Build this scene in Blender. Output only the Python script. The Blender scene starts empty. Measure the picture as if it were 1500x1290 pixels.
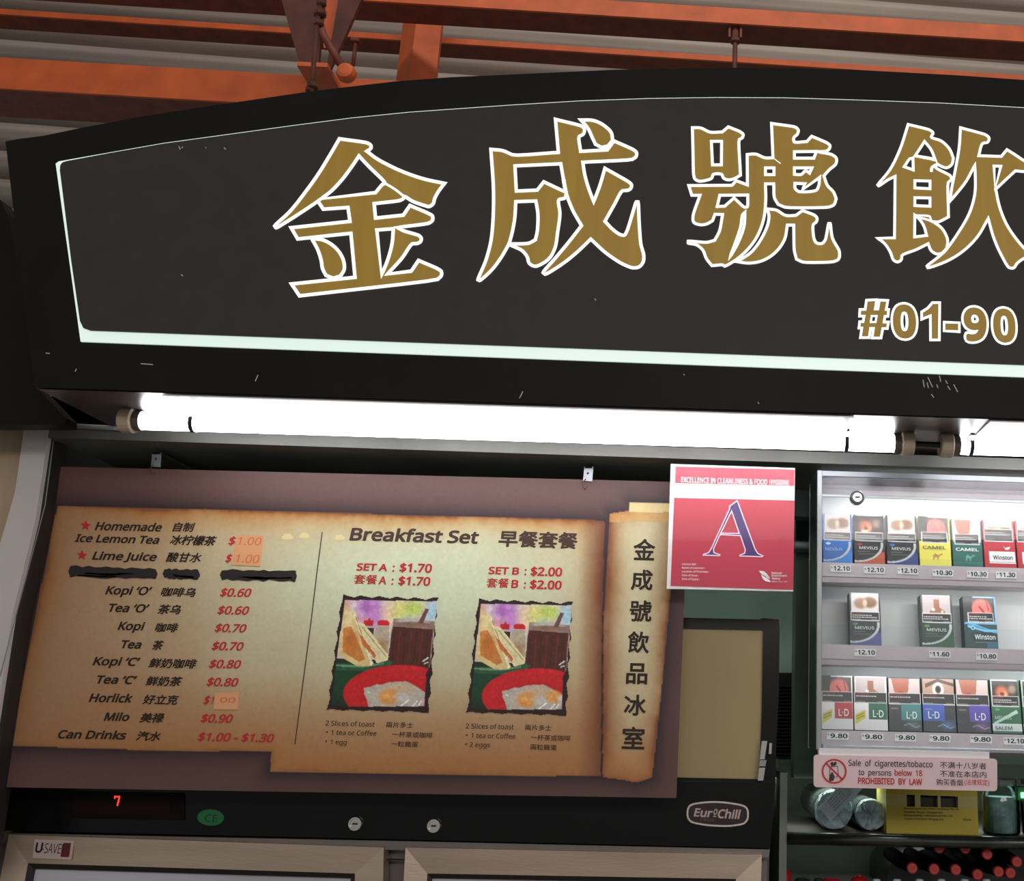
import bpy, math, os
import numpy as np
from mathutils import Vector, Matrix
from mathutils.geometry import tessellate_polygon
rng = np.random.default_rng(7)
SC = bpy.context.scene
COL = SC.collection

# ------------------------------------------------------------------ camera
F, CX, CY = 1550.0, 1075.0, 645.0
EYE = Vector((0.0, 0.0, 1.65))
r_, p_, y_ = [math.radians(a) for a in (1.41457, -14.69288, -2.08891)]
cr, sr, cp, sp, cy_, sy_ = math.cos(r_), math.sin(r_), math.cos(p_), math.sin(p_), math.cos(y_), math.sin(y_)
RW = np.array([[cr, -sr, 0], [sr, cr, 0], [0, 0, 1]]) @ np.array([[1, 0, 0], [0, cp, -sp], [0, sp, cp]]) @ np.array([[cy_, 0, sy_], [0, 1, 0], [-sy_, 0, cy_]])
def bl(v): return Vector((v[0], v[2], -v[1]))
cam = bpy.data.objects.new('camera', bpy.data.cameras.new('camera'))
COL.objects.link(cam)
ax, up, bk = bl(RW[0]), -bl(RW[1]), -bl(RW[2])
M = Matrix.Identity(4)
for i in range(3):
    M[i][0], M[i][1], M[i][2], M[i][3] = ax[i], up[i], bk[i], EYE[i]
cam.matrix_world = M
cam.data.sensor_fit = 'HORIZONTAL'
cam.data.sensor_width = 36.0
cam.data.lens = 36.0 * F / 1500.0
cam.data.shift_x = -(CX - 750.0) / 1500.0
cam.data.clip_start = 0.02
SC.camera = cam

# ------------------------------------------------------------------ world, lights, exposure
SC.view_settings.view_transform = 'Standard'
SC.view_settings.look = 'None'
SC.view_settings.gamma = 1.0
SC.view_settings.use_curve_mapping = False
SC.view_settings.exposure = 0.0
SC.cycles.use_denoising = True
SC.cycles.max_bounces = 8
SC.cycles.transparent_max_bounces = 12
world = bpy.data.worlds.new('hawker_centre_ambient')
SC.world = world
world.use_nodes = True
wb = world.node_tree.nodes['Background']
wb.inputs[0].default_value = (0.90, 0.88, 0.86, 1)
wb.inputs[1].default_value = 0.30
TUBE_L = 12.5

def area(name, loc, tgt, size, power, col):
    d = bpy.data.lights.new(name, 'AREA')
    d.shape = 'RECTANGLE'; d.size, d.size_y = size
    d.energy = power; d.color = col
    o = bpy.data.objects.new(name, d); COL.objects.link(o)
    o.location = loc
    o.rotation_euler = (Vector(tgt) - Vector(loc)).to_track_quat('-Z', 'Y').to_euler()
    return o
# added lights standing in for unseen hall lamps: roof light, then front fill
area('added_hall_light', (0.4, 1.2, 6.6), (0.0, 5.4, 4.4), (5.0, 0.5), 92, (1.0, 0.92, 0.84))
area('added_hall_light', (0.9, -3.0, 3.0), (0.0, 1.8, 1.5), (3.5, 0.6), 62, (1.0, 0.93, 0.88))

# ------------------------------------------------------------------ helpers
def lin(c):
    c = np.asarray(c, float) / 255.0
    return np.where(c <= 0.04045, c / 12.92, ((c + 0.055) / 1.055) ** 2.4)

MATS = {}
def mat(name, rgb, rough=0.5, metal=0.0, spec=0.5, noise=0.0, nscale=8.0, bump=0.0, bscale=60.0, emis=None, estr=0.0, stretch=None):
    if name in MATS: return MATS[name]
    m = bpy.data.materials.new(name); m.use_nodes = True
    nt = m.node_tree; b = nt.nodes['Principled BSDF']
    c = lin(rgb)
    b.inputs['Base Color'].default_value = (*c, 1)
    b.inputs['Roughness'].default_value = rough
    b.inputs['Metallic'].default_value = metal
    b.inputs['Specular IOR Level'].default_value = spec
    if noise or bump:
        tc = nt.nodes.new('ShaderNodeTexCoord'); mp = nt.nodes.new('ShaderNodeMapping')
        nt.links.new(tc.outputs['Object'], mp.inputs[0])
        if stretch: mp.inputs['Scale'].default_value = stretch
    if noise:
        n = nt.nodes.new('ShaderNodeTexNoise'); n.inputs['Scale'].default_value = nscale
        n.inputs['Detail'].default_value = 5
        nt.links.new(mp.outputs[0], n.inputs['Vector'])
        rp = nt.nodes.new('ShaderNodeMapRange')
        rp.inputs[1].default_value = 0.3; rp.inputs[2].default_value = 0.7
        rp.inputs[3].default_value = 1 - noise; rp.inputs[4].default_value = 1 + noise
        nt.links.new(n.outputs['Fac'], rp.inputs[0])
        mx = nt.nodes.new('ShaderNodeVectorMath'); mx.operation = 'SCALE'
        mx.inputs[0].default_value = tuple(c)
        nt.links.new(rp.outputs[0], mx.inputs['Scale'])
        nt.links.new(mx.outputs[0], b.inputs['Base Color'])
    if bump:
        n2 = nt.nodes.new('ShaderNodeTexNoise'); n2.inputs['Scale'].default_value = bscale
        bp = nt.nodes.new('ShaderNodeBump'); bp.inputs['Strength'].default_value = bump
        bp.inputs['Distance'].default_value = 0.003
        nt.links.new(mp.outputs[0], n2.inputs['Vector'])
        nt.links.new(n2.outputs['Fac'], bp.inputs['Height'])
        nt.links.new(bp.outputs[0], b.inputs['Normal'])
    if emis is not None:
        b.inputs['Emission Color'].default_value = (*lin(emis), 1)
        b.inputs['Emission Strength'].default_value = estr
    MATS[name] = m
    return m

def colmat(name, rough=0.5, spec=0.4, estr=0.0):
    if name in MATS: return MATS[name]
    m = bpy.data.materials.new(name); m.use_nodes = True
    nt = m.node_tree; b = nt.nodes['Principled BSDF']
    a = nt.nodes.new('ShaderNodeAttribute'); a.attribute_name = 'Col'
    nt.links.new(a.outputs['Color'], b.inputs['Base Color'])
    b.inputs['Roughness'].default_value = rough
    b.inputs['Specular IOR Level'].default_value = spec
    MATS[name] = m
    return m

def glassmat(name, rough=0.02, tint=(255, 255, 255), refl=1.0):
    if name in MATS: return MATS[name]
    m = bpy.data.materials.new(name); m.use_nodes = True
    nt = m.node_tree; nt.nodes.clear()
    out = nt.nodes.new('ShaderNodeOutputMaterial'); mx = nt.nodes.new('ShaderNodeMixShader')
    t = nt.nodes.new('ShaderNodeBsdfTransparent'); g = nt.nodes.new('ShaderNodeBsdfGlossy')
    fr = nt.nodes.new('ShaderNodeFresnel'); fr.inputs[0].default_value = 1.45
    mu = nt.nodes.new('ShaderNodeMath'); mu.operation = 'MULTIPLY'; mu.inputs[1].default_value = refl
    t.inputs[0].default_value = (*lin(tint), 1); g.inputs['Roughness'].default_value = rough
    nt.links.new(fr.outputs[0], mu.inputs[0]); nt.links.new(mu.outputs[0], mx.inputs[0])
    nt.links.new(t.outputs[0], mx.inputs[1]); nt.links.new(g.outputs[0], mx.inputs[2])
    nt.links.new(mx.outputs[0], out.inputs[0])
    MATS[name] = m
    return m

ORG = {}
def org(o): return ORG.get(o, Vector((0, 0, 0)))
def thing(name, label, cat, loc, group=None):
    o = bpy.data.objects.new(name, None); COL.objects.link(o)
    o.empty_display_size = 0.05
    o.location = loc; o['label'] = label; o['category'] = cat
    if group: o['group'] = group
    ORG[o] = Vector(loc)
    return o
def tag(o, label, cat, group=None):
    o['label'] = label; o['category'] = cat
    if group: o['group'] = group
    return o
def mk(name, verts, faces, m, parent=None, smooth=False, label=None, kind=None, base=None):
    W = org(parent) if parent is not None else (Vector(base) if base is not None else Vector((0, 0, 0)))
    V = np.asarray([tuple(v) for v in verts], float) - np.array(W)
    me = bpy.data.meshes.new(name)
    me.from_pydata(V.tolist(), [], [list(f) for f in faces])
    me.materials.append(m)
    if smooth:
        me.polygons.foreach_set('use_smooth', [True] * len(me.polygons))
    me.update()
    o = bpy.data.objects.new(name, me); COL.objects.link(o)
    if parent is not None: o.parent = parent
    else: o.location = W
    ORG[o] = W
    if label: o['label'] = label
    if kind: o['kind'] = kind
    return o

class Geo:
    def __init__(s): s.v = []; s.f = []
    def add(s, v, f):
        n = len(s.v); s.v += [tuple(x) for x in v]; s.f += [tuple(i + n for i in q) for q in f]; return s
    def box(s, a, b, bev=0.0):
        x0, y0, z0 = [min(a[i], b[i]) for i in range(3)]; x1, y1, z1 = [max(a[i], b[i]) for i in range(3)]
        if bev <= 0:
            return s.add([(x0, y0, z0), (x1, y0, z0), (x1, y1, z0), (x0, y1, z0), (x0, y0, z1), (x1, y0, z1), (x1, y1, z1), (x0, y1, z1)],
                         [(0, 3, 2, 1), (4, 5, 6, 7), (0, 1, 5, 4), (1, 2, 6, 5), (2, 3, 7, 6), (3, 0, 4, 7)])
        bb = min(bev, (x1 - x0) / 3, (y1 - y0) / 3, (z1 - z0) / 3)
        X = (x0, x0 + bb, x1 - bb, x1); Y = (y0, y0 + bb, y1 - bb, y1); Z = (z0, z0 + bb, z1 - bb, z1)
        def ring(i, j, z):
            xa, xb = (X[1], X[2]) if i else (X[0], X[3]); ya, yb = (Y[1], Y[2]) if j else (Y[0], Y[3])
            return [(X[1], ya if not j else Y[1], z)]
        def r8(z, ins):
            x_0, x_3 = X[0] + ins, X[3] - ins; y_0, y_3 = Y[0] + ins, Y[3] - ins
            return [(X[1], y_0, z), (X[2], y_0, z), (x_3, Y[1], z), (x_3, Y[2], z), (X[2], y_3, z), (X[1], y_3, z), (x_0, Y[2], z), (x_0, Y[1], z)]
        v = r8(z0, bb) + r8(Z[1], 0) + r8(Z[2], 0) + r8(z1, bb)
        f = [tuple(range(7, -1, -1)), tuple(range(24, 32))]
        for k in range(3):
            for i in range(8):
                j = (i + 1) % 8; f.append((k * 8 + i, k * 8 + j, k * 8 + 8 + j, k * 8 + 8 + i))
        return s.add(v, f)
    def tube(s, pts, rad, seg=12, caps=True):
        pts = [Vector(p) for p in pts]
        rads = rad if hasattr(rad, '__len__') else [rad] * len(pts)
        rings = []
        for i, p in enumerate(pts):
            t = (pts[min(i + 1, len(pts) - 1)] - pts[max(i - 1, 0)])
            if t.length < 1e-9: t = (pts[-1] - pts[0])
            t.normalize()
            a = Vector((0, 0, 1)) if abs(t.z) < 0.9 else Vector((1, 0, 0))
            u = t.cross(a).normalized(); w = t.cross(u)
            rings.append([p + (u * math.cos(2 * math.pi * k / seg) + w * math.sin(2 * math.pi * k / seg)) * rads[i] for k in range(seg)])
        v = [q for rg in rings for q in rg]; f = []
        for i in range(len(pts) - 1):
            for k in range(seg):
                j = (k + 1) % seg
                f.append((i * seg + k, i * seg + j, (i + 1) * seg + j, (i + 1) * seg + k))
        if caps:
            f.append(tuple(range(seg - 1, -1, -1))); f.append(tuple((len(pts) - 1) * seg + k for k in range(seg)))
        return s.add(v, f)
    def lathe(s, c, prof, axis='z', seg=20):
        pts = []
        for (h, r) in prof:
            for k in range(seg):
                a = 2 * math.pi * k / seg; x, y = r * math.cos(a), r * math.sin(a)
                if axis == 'z': pts.append((c[0] + x, c[1] + y, c[2] + h))
                else: pts.append((c[0] + x, c[1] + h, c[2] + y))
        f = []
        for i in range(len(prof) - 1):
            for k in range(seg):
                j = (k + 1) % seg; f.append((i * seg + k, i * seg + j, (i + 1) * seg + j, (i + 1) * seg + k))
        f.append(tuple(range(seg - 1, -1, -1))); f.append(tuple((len(prof) - 1) * seg + k for k in range(seg)))
        return s.add(pts, f)
    def prism(s, contours, d):
        """contours: list of 3D loops (first outer, rest holes); extruded by vector d"""
        loops = [[Vector(p) for p in c] for c in contours]
        tri = tessellate_polygon(loops)
        flat = [p for c in loops for p in c]; n = len(flat)
        d = Vector(d)
        v = flat + [p + d for p in flat]
        f = [tuple(t) for t in tri] + [tuple(n + i for i in reversed(t)) for t in tri]
        k = 0
        for c in loops:
            m_ = len(c)
            for i in range(m_):
                j = (i + 1) % m_; f.append((k + i, k + j, n + k + j, n + k + i))
            k += m_
        return s.add(v, f)
    def flat(s, contours):
        loops = [[Vector(p) for p in c] for c in contours]
        return s.add([p for c in loops for p in c], [tuple(t) for t in tessellate_polygon(loops)])
    def build(s, name, m, parent=None, **k): return mk(name, s.v, s.f, m, parent, **k)

def ray(px, py):
    d = RW.T @ np.array([(px - CX) / F, (py - CY) / F, 1.0])
    return bl(d)
class PL:
    """a real plane of the scene; hit() turns a point of the photograph into a point on it"""
    def __init__(s, Y, tilt=0.0, z0=1.65):
        s.o = Vector((0, Y, z0)); t = math.radians(tilt)      # tilt>0: the top leans away from the viewer
        s.n = Vector((0, -math.cos(t), math.sin(t)))
        s.Y = Y; s.tilt = tilt; s.z0 = z0
    def off(s, d):
        q = PL(s.Y, s.tilt, s.z0); q.o = s.o + s.n * d; q.n = s.n; return q
    def hit(s, px, py):
        d = ray(px, py); t = (s.o - EYE).dot(s.n) / d.dot(s.n)
        return EYE + d * t
def hits(pl, pts): return [pl.hit(*p) for p in pts]
def Zat(px, py, Y): return PL(Y).hit(px, py).z
def Xat(px, py, Y): return PL(Y).hit(px, py).x

def smooth(pts, closed=True, thr=36, short=48, sub=5):
    P = [np.array(p, float) for p in pts]; n = len(P); out = []
    def tang(i):
        if not closed and (i == 0 or i == n - 1): return None
        a, b, c = P[i - 1], P[i], P[(i + 1) % n]
        u, w = b - a, c - b; lu, lw = np.linalg.norm(u), np.linalg.norm(w)
        if lu < 1e-6 or lw < 1e-6: return None
        ang = math.degrees(math.acos(np.clip(u @ w / lu / lw, -1, 1)))
        if ang < thr or (min(lu, lw) < short and ang < 95):
            t = u / lu * lw + w / lw * lu
            return t / (np.linalg.norm(t) + 1e-9) * 1.25 * min(lu, lw)
        return None
    T = [tang(i) for i in range(n)]
    for i in range(n if closed else n - 1):
        a, b = P[i], P[(i + 1) % n]; L = np.linalg.norm(b - a)
        ta, tb = T[i], T[(i + 1) % n]
        out.append(a)
        if ta is None and tb is None: continue
        d = (b - a) / (L + 1e-9)
        ta = d * L if ta is None else ta; tb = d * L if tb is None else tb
        la, lb_ = np.linalg.norm(ta), np.linalg.norm(tb)
        if la > L: ta = ta * L / la
        if lb_ > L: tb = tb * L / lb_
        for k in range(1, sub):
            t = k / sub
            out.append((2 * t**3 - 3 * t**2 + 1) * a + (t**3 - 2 * t**2 + t) * ta + (-2 * t**3 + 3 * t**2) * b + (t**3 - t**2) * tb)
    if not closed: out.append(P[-1])
    return [tuple(q) for q in out]

def ribbon(g, pl, pts, w, closed=True):
    P = [np.array(p, float) for p in pts]; n = len(P); L = []; R = []
    for i in range(n):
        a = P[i - 1] if (closed or i > 0) else P[i] - (P[i + 1] - P[i])
        c = P[(i + 1) % n] if (closed or i < n - 1) else P[i] + (P[i] - P[i - 1])
        u = P[i] - a; v = c - P[i]; u = u / (np.linalg.norm(u) + 1e-9); v = v / (np.linalg.norm(v) + 1e-9)
        nu = np.array([-u[1], u[0]]); nv = np.array([-v[1], v[0]]); m_ = nu + nv; l = np.linalg.norm(m_)
        m_ = nu if l < 1e-3 else m_ / l
        k = 1 / max(0.42, float(m_ @ nu))
        L.append(P[i] + m_ * k * w / 2); R.append(P[i] - m_ * k * w / 2)
    v = [pl.hit(*q) for q in L] + [pl.hit(*q) for q in R]
    f = [(i, (i + 1) % n, n + (i + 1) % n, n + i) for i in range(n if closed else n - 1)]
    g.add(v, f)

# ---- lettering
FD = bpy.utils.system_resource('DATAFILES')
INTER = None
try:
    INTER = bpy.data.fonts.load(os.path.join(FD, 'fonts', 'NotoSansHebrew-Regular.woff2'))
except Exception:
    INTER = None
TC = {}
def is_cjk(s): return any(ord(ch) > 0x2E80 for ch in s)
def tgeo(s, bold, sp=1.0):
    key = (s, bold, sp)
    if key in TC: return TC[key]
    c = bpy.data.curves.new('t', 'FONT'); c.body = s; c.space_character = sp; c.resolution_u = 4
    if INTER and not is_cjk(s): c.font = INTER
    o = bpy.data.objects.new('t', c); COL.objects.link(o)
    dg = bpy.context.evaluated_depsgraph_get(); dg.update()
    me = bpy.data.meshes.new_from_object(o.evaluated_get(dg))
    v = np.array([x.co[:2] for x in me.vertices]) if len(me.vertices) else np.zeros((0, 2))
    f = [tuple(p.vertices) for p in me.polygons]
    bpy.data.objects.remove(o); bpy.data.curves.remove(c); bpy.data.meshes.remove(me)
    if bold > 0 and len(v):
        # merge doubled points, then thicken every outline edge of the letters by 'bold'
        key2 = {}; idx = np.zeros(len(v), int)
        for i, q in enumerate(np.round(v, 5)):
            idx[i] = key2.setdefault(tuple(q), i)
        f = [tuple(idx[list(p)]) for p in f]
        cnt = {}
        for p in f:
            for i in range(len(p)):
                e = (p[i], p[(i + 1) % len(p)]); k = (min(e), max(e))
                if e[0] != e[1]: cnt[k] = cnt.get(k, 0) + 1
        # each little piece lies at its own hair's breadth of depth, so none shades another
        vs = [(q[0], q[1], 1.6e-4) for q in v]; lev = 0
        bv = set()
        for (i, j), n in cnt.items():
            if n != 1: continue
            bv.add(i); bv.add(j)
            d = v[j] - v[i]; L = np.hypot(*d)
            if L < 1e-6: continue
            nn = np.array([-d[1], d[0]]) / L * bold; k = len(vs)
            lev = (lev + 1) % 60; zz = 2e-6 * lev
            vs += [(*(v[i] + nn), zz), (*(v[j] + nn), zz), (*(v[j] - nn), zz), (*(v[i] - nn), zz)]; f.append((k + 3, k + 2, k + 1, k))
        for i in bv:
            k = len(vs)
            lev = (lev + 1) % 60; zz = 2e-6 * lev + 1e-6
            vs += [(*(v[i] + bold * np.array([math.cos(a), math.sin(a)])), zz) for a in np.linspace(0, 2 * math.pi, 8, endpoint=False)]
            f.append(tuple(range(k, k + 8)))
        v = np.array(vs)
    if v.shape[1] == 2: v = np.hstack([v, np.zeros((len(v), 1))])
    TC[key] = (v, f)
    return TC[key]
def write(g, pl, s, x0, y0, x1, y1, H, bold=0.02, shear=0.0, sp=1.0):
    v, f = tgeo(s, bold, sp)
    if len(v) == 0: return
    v = v.copy()
    if is_cjk(s):
        v[:, 1] -= v[:, 1].min(); hh = v[:, 1].max()
    else:
        hv, _ = tgeo('H', bold); hh = hv[:, 1].max() - hv[:, 1].min(); v[:, 1] -= hv[:, 1].min()
    v[:, 1] /= hh
    O = pl.hit(x0, y0); Xv = pl.hit(x1, y1) - O; L = Xv.length; Xv.normalize()
    U = pl.n.cross(Xv).normalized()
    dx, dy = x1 - x0, y1 - y0; dl = math.hypot(dx, dy)
    hW = abs((pl.hit(x0 + dy / dl * H, y0 - dx / dl * H) - O).dot(U))
    X = v[:, 0] + shear * v[:, 1] * (v[:, 0].max() - v[:, 0].min()) * (hW / L)
    X = (X - X.min()) / (X.max() - X.min() + 1e-9) * L
    g.add([O + Xv * float(a) + U * float(b * hW) + pl.n * float(c) for a, b, c in zip(X, v[:, 1], v[:, 2])], f)
def text(name, pl, s, x0, y0, x1, y1, H, m, parent, bold=0.02, shear=0.0, sp=1.0, label=None):
    g = Geo(); write(g, pl, s, x0, y0, x1, y1, H, bold, shear, sp)
    return g.build(name, m, parent, label=label)

# ---- painted prints (vertex colours on a fine grid)
class Cv:
    def __init__(s, w, h, c, x0=0.0, y0=0.0, x1=1.0, y1=1.0):
        s.w, s.h = w, h; s.a = np.ones((h, w, 3)) * np.array(c, float); s.m = np.ones((h, w), bool)
        s.ext = (x0, y0, x1, y1)
        s.X, s.Y = np.meshgrid(np.linspace(x0, x1, w), np.linspace(y0, y1, h))
    def inp(s, pts):
        ins = np.zeros(s.X.shape, bool); n = len(pts)
        for i in range(n):
            xa, ya = pts[i]; xb, yb = pts[(i + 1) % n]
            if ya == yb: continue
            c = ((ya > s.Y) != (yb > s.Y)) & (s.X < (xb - xa) * (s.Y - ya) / (yb - ya) + xa)
            ins ^= c
        return ins
    def dist(s, pts):
        d = np.full(s.X.shape, 1e9); n = len(pts)
        for i in range(n):
            xa, ya = pts[i]; xb, yb = pts[(i + 1) % n]; ex, ey = xb - xa, yb - ya; L = ex * ex + ey * ey + 1e-12
            t = np.clip(((s.X - xa) * ex + (s.Y - ya) * ey) / L, 0, 1)
            d = np.minimum(d, np.hypot(s.X - xa - t * ex, s.Y - ya - t * ey))
        return d
    def blend(s, k, c):
        k = np.clip(k, 0, 1)[..., None]; s.a = s.a * (1 - k) + np.array(c, float) * k
    def poly(s, pts, c, op=1.0): s.blend(s.inp(pts) * op, c)
    def rect(s, x0, y0, x1, y1, c, op=1.0): s.blend(((s.X >= x0) & (s.X <= x1) & (s.Y >= y0) & (s.Y <= y1)) * op, c)
    def ell(s, cx, cy, rx, ry, c, soft=0.1, op=1.0):
        r = np.hypot((s.X - cx) / rx, (s.Y - cy) / ry)
        s.blend(np.clip((1 - r) / max(soft, 1e-3), 0, 1) * op, c)
    def line(s, pts, w, c, op=1.0):
        for a, b in zip(pts[:-1], pts[1:]): s.blend((s.dist([a, b]) < w / 2) * op, c)
    def noise(s, amp, n, seed=0):
        r = np.random.default_rng(seed); nx = max(2, int(n)); ny = max(2, int(n * s.h / s.w) + 1)
        g = r.normal(0, 1, (ny + 1, nx + 1)); gx = np.linspace(0, nx - 1e-3, s.w); gy = np.linspace(0, ny - 1e-3, s.h)
        ix, iy = gx.astype(int), gy.astype(int); fx, fy = (gx - ix)[None], (gy - iy)[:, None]
        fx = fx * fx * (3 - 2 * fx); fy = fy * fy * (3 - 2 * fy)
        q = (g[iy][:, ix] * (1 - fx) + g[iy][:, ix + 1] * fx) * (1 - fy) + (g[iy + 1][:, ix] * (1 - fx) + g[iy + 1][:, ix + 1] * fx) * fy
        return q * amp
    def grain(s, amp, n, seed=0): s.a = s.a * (1 + s.noise(amp, n, seed))[..., None]
    def build(s, name, fn, m, parent=None, label=None):
        """fn(x, y) -> 3D point"""
        W = org(parent) if parent is not None else Vector((0, 0, 0))
        ps = np.array([tuple(fn(x, y)) for x, y in zip(s.X.ravel(), s.Y.ravel())]) - np.array(W)
        idx = np.arange(s.w * s.h).reshape(s.h, s.w)
        q = np.stack([idx[:-1, :-1], idx[1:, :-1], idx[1:, 1:], idx[:-1, 1:]], -1).reshape(-1, 4)
        keep = (s.m[:-1, :-1] & s.m[1:, :-1] & s.m[1:, 1:] & s.m[:-1, 1:]).ravel(); q = q[keep]
        me = bpy.data.meshes.new(name)
        used = np.unique(q); re = np.zeros(len(ps), int); re[used] = np.arange(len(used))
        me.from_pydata(ps[used].tolist(), [], re[q].tolist())
        ca = me.color_attributes.new('Col', 'FLOAT_COLOR', 'POINT')
        cl = np.ones((len(used), 4)); cl[:, :3] = lin(np.clip(s.a.reshape(-1, 3)[used], 0, 255))
        ca.data.foreach_set('color', cl.ravel())
        me.materials.append(m); me.update()
        o = bpy.data.objects.new(name, me); COL.objects.link(o)
        if parent is not None: o.parent = parent
        ORG[o] = W
        if label: o['label'] = label
        return o
def quadfn(c):
    """bilinear over four 3D corners: top-left, top-right, bottom-right, bottom-left"""
    c = [Vector(q) for q in c]
    return lambda x, y: (c[0] * (1 - x) + c[1] * x) * (1 - y) + (c[3] * (1 - x) + c[2] * x) * y
def slab(name, pl, pxs, t, m, parent=None, holes=(), **k):
    d = pl.n * -t
    return Geo().prism([hits(pl, pxs)] + [hits(pl, h) for h in holes], d).build(name, m, parent, **k)
def rrect(x0, y0, x1, y1, r, sl=0.0, n=4):
    out = []
    for (cx, cy, a0) in ((x1 - r, y0 + r, -90), (x1 - r, y1 - r, 0), (x0 + r, y1 - r, 90), (x0 + r, y0 + r, 180)):
        for k in range(n + 1):
            a = math.radians(a0 + 90 * k / n); x = cx + r * math.cos(a)
            out.append((x, cy + r * math.sin(a) + sl * (x - x0)))
    return out

# ------------------------------------------------------------------ materials
BLACK = mat('black_painted_sheet', (25, 24, 23), 0.5, spec=0.12, noise=0.25, nscale=5, bump=0.1)
BLACKG = mat('black_gloss_plastic', (12, 12, 12), 0.25, spec=0.25, noise=0.15)
PANEL = mat('charcoal_film_panel', (55, 52, 51), 0.5, spec=0.12, noise=0.05, nscale=30, emis=(50, 46, 46), estr=0.2)
GLOW = mat('backlit_white_acrylic', (235, 245, 240), 0.4, emis=(214, 240, 232), estr=0.60)
EDGEW = mat('backlit_white_letter_edge', (250, 252, 250), 0.4, emis=(250, 255, 252), estr=0.85)
GOLD = mat('backlit_gold_film', (150, 120, 50), 0.45, spec=0.3, noise=0.12, nscale=3, emis=(140, 112, 45), estr=0.42, stretch=(18, 1, 0.6))
ORANGE = mat('orange_painted_steel', (196, 88, 36), 0.55, noise=0.16, nscale=9, bump=0.15, bscale=40)
ORANGE2 = mat('dark_orange_painted_steel', (112, 50, 34), 0.6, noise=0.28, nscale=14, bump=0.3, bscale=60)  # darker orange; on the beam flanges it puts underside shade into the colour
RUST = mat('rusty_steel_rod', (96, 52, 38), 0.7, noise=0.4, nscale=40, bump=0.4)
CORR = mat('corrugated_cladding', (176, 164, 154), 0.65, noise=0.12, nscale=3, stretch=(0.4, 1, 4))
GREY = mat('grimy_grey_steel', (92, 92, 86), 0.5, noise=0.25, nscale=6, bump=0.1)
DKGREEN = mat('dark_green_grey_wall', (196, 225, 208), 0.6, noise=0.2, nscale=4)
CREAM = mat('grimy_cream_wall', (168, 150, 122), 0.7, noise=0.2, nscale=9, stretch=(3, 1, 0.6))
WHITEP = mat('white_painted_trim', (200, 192, 190), 0.55, noise=0.07, nscale=6)
STEEL = mat('brushed_stainless_steel', (214, 194, 174), 0.42, metal=0.75, noise=0.12, nscale=4, stretch=(1.2, 1, 9), bump=0.05)
STEELD = mat('grey_cabinet_steel', (120, 112, 108), 0.4, metal=0.3, noise=0.1)
ALU = mat('aluminium_section', (138, 142, 146), 0.4, metal=0.5, noise=0.08)
WHITE = mat('white_plastic', (225, 223, 224), 0.5)
SOFFIT = mat('dark_brown_soffit', (56, 46, 45), 0.35, spec=0.5, noise=0.3, nscale=4)
CHROME = mat('chrome', (215, 210, 205), 0.18, metal=1.0)
INK = mat('black_ink', (48, 36, 26), 0.55, spec=0.25)
INK2 = mat('dark_brown_ink', (72, 52, 44), 0.55, spec=0.25)
REDINK = mat('red_ink', (188, 48, 48), 0.55, spec=0.25)
MARKER = mat('black_marker', (26, 20, 18), 0.5)
PATCH = mat('faded_orange_paper', (222, 160, 112), 0.7)
PENCIL = mat('faint_red_pen', (205, 105, 70), 0.7)
TAGW = mat('white_card', (250, 250, 250), 0.6)
TAGB = mat('black_print', (22, 22, 28), 0.5)
WPRINT = mat('white_print', (235, 235, 235), 0.5)
PRINT = colmat('printed_vinyl', 0.5, 0.3)
PRINTG = colmat('glossy_printed_card', 0.35, 0.5)
CLEAR = glassmat('clear_acrylic', 0.03, (252, 254, 254), 0.3)
GLASS = glassmat('clear_glass', 0.02, (240, 245, 243), 0.8)

# ------------------------------------------------------------------ setting: roof, walls, floor
g = Geo().box((-6, -4, -0.1), (8, 8, 0.0)); fl = g.build('floor', mat('terrazzo_floor', (120, 112, 104), 0.5, noise=0.15, nscale=30)); fl['kind'] = 'structure'
# stall back wall, and the ceiling over the stall
g = Geo().box((-2.2, 2.52, 0.0), (3.2, 2.60, 2.35)); o = g.build('wall_back', DKGREEN); o['kind'] = 'structure'
g = Geo().box((-2.2, 1.80, 2.10), (3.2, 2.60, 2.16)); o = g.build('ceiling', mat('stall_ceiling', (52, 56, 52), 0.7, noise=0.2)); o['kind'] = 'structure'

# corrugated cladding of the hall roof, ribs running along the stall
YR = 5.6
g = Geo(); pitch = 0.165; rows = 27; z0 = 3.2; seg = 14; v = []; f = []
nx = 2
for i in range(rows * seg + 1):
    z = z0 + i * pitch / seg; ph = i / seg * 2 * math.pi
    yy = YR + 0.15 * max(0.0, math.cos(ph)) ** 2 - 0.012 * math.cos(2 * ph) - 0.10 * (z - z0)
    for k, x in enumerate((-9.0, 9.0)):
        v.append((x, yy, z - 0.035 * x))
for i in range(rows * seg):
    f.append((2 * i, 2 * i + 1, 2 * i + 3, 2 * i + 2))
o = mk('wall_cladding', v, f, CORR, smooth=True); o['kind'] = 'structure'; o.name = 'wall_far'
sm = o.modifiers.new('s', 'SOLIDIFY'); sm.thickness = 0.01

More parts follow.
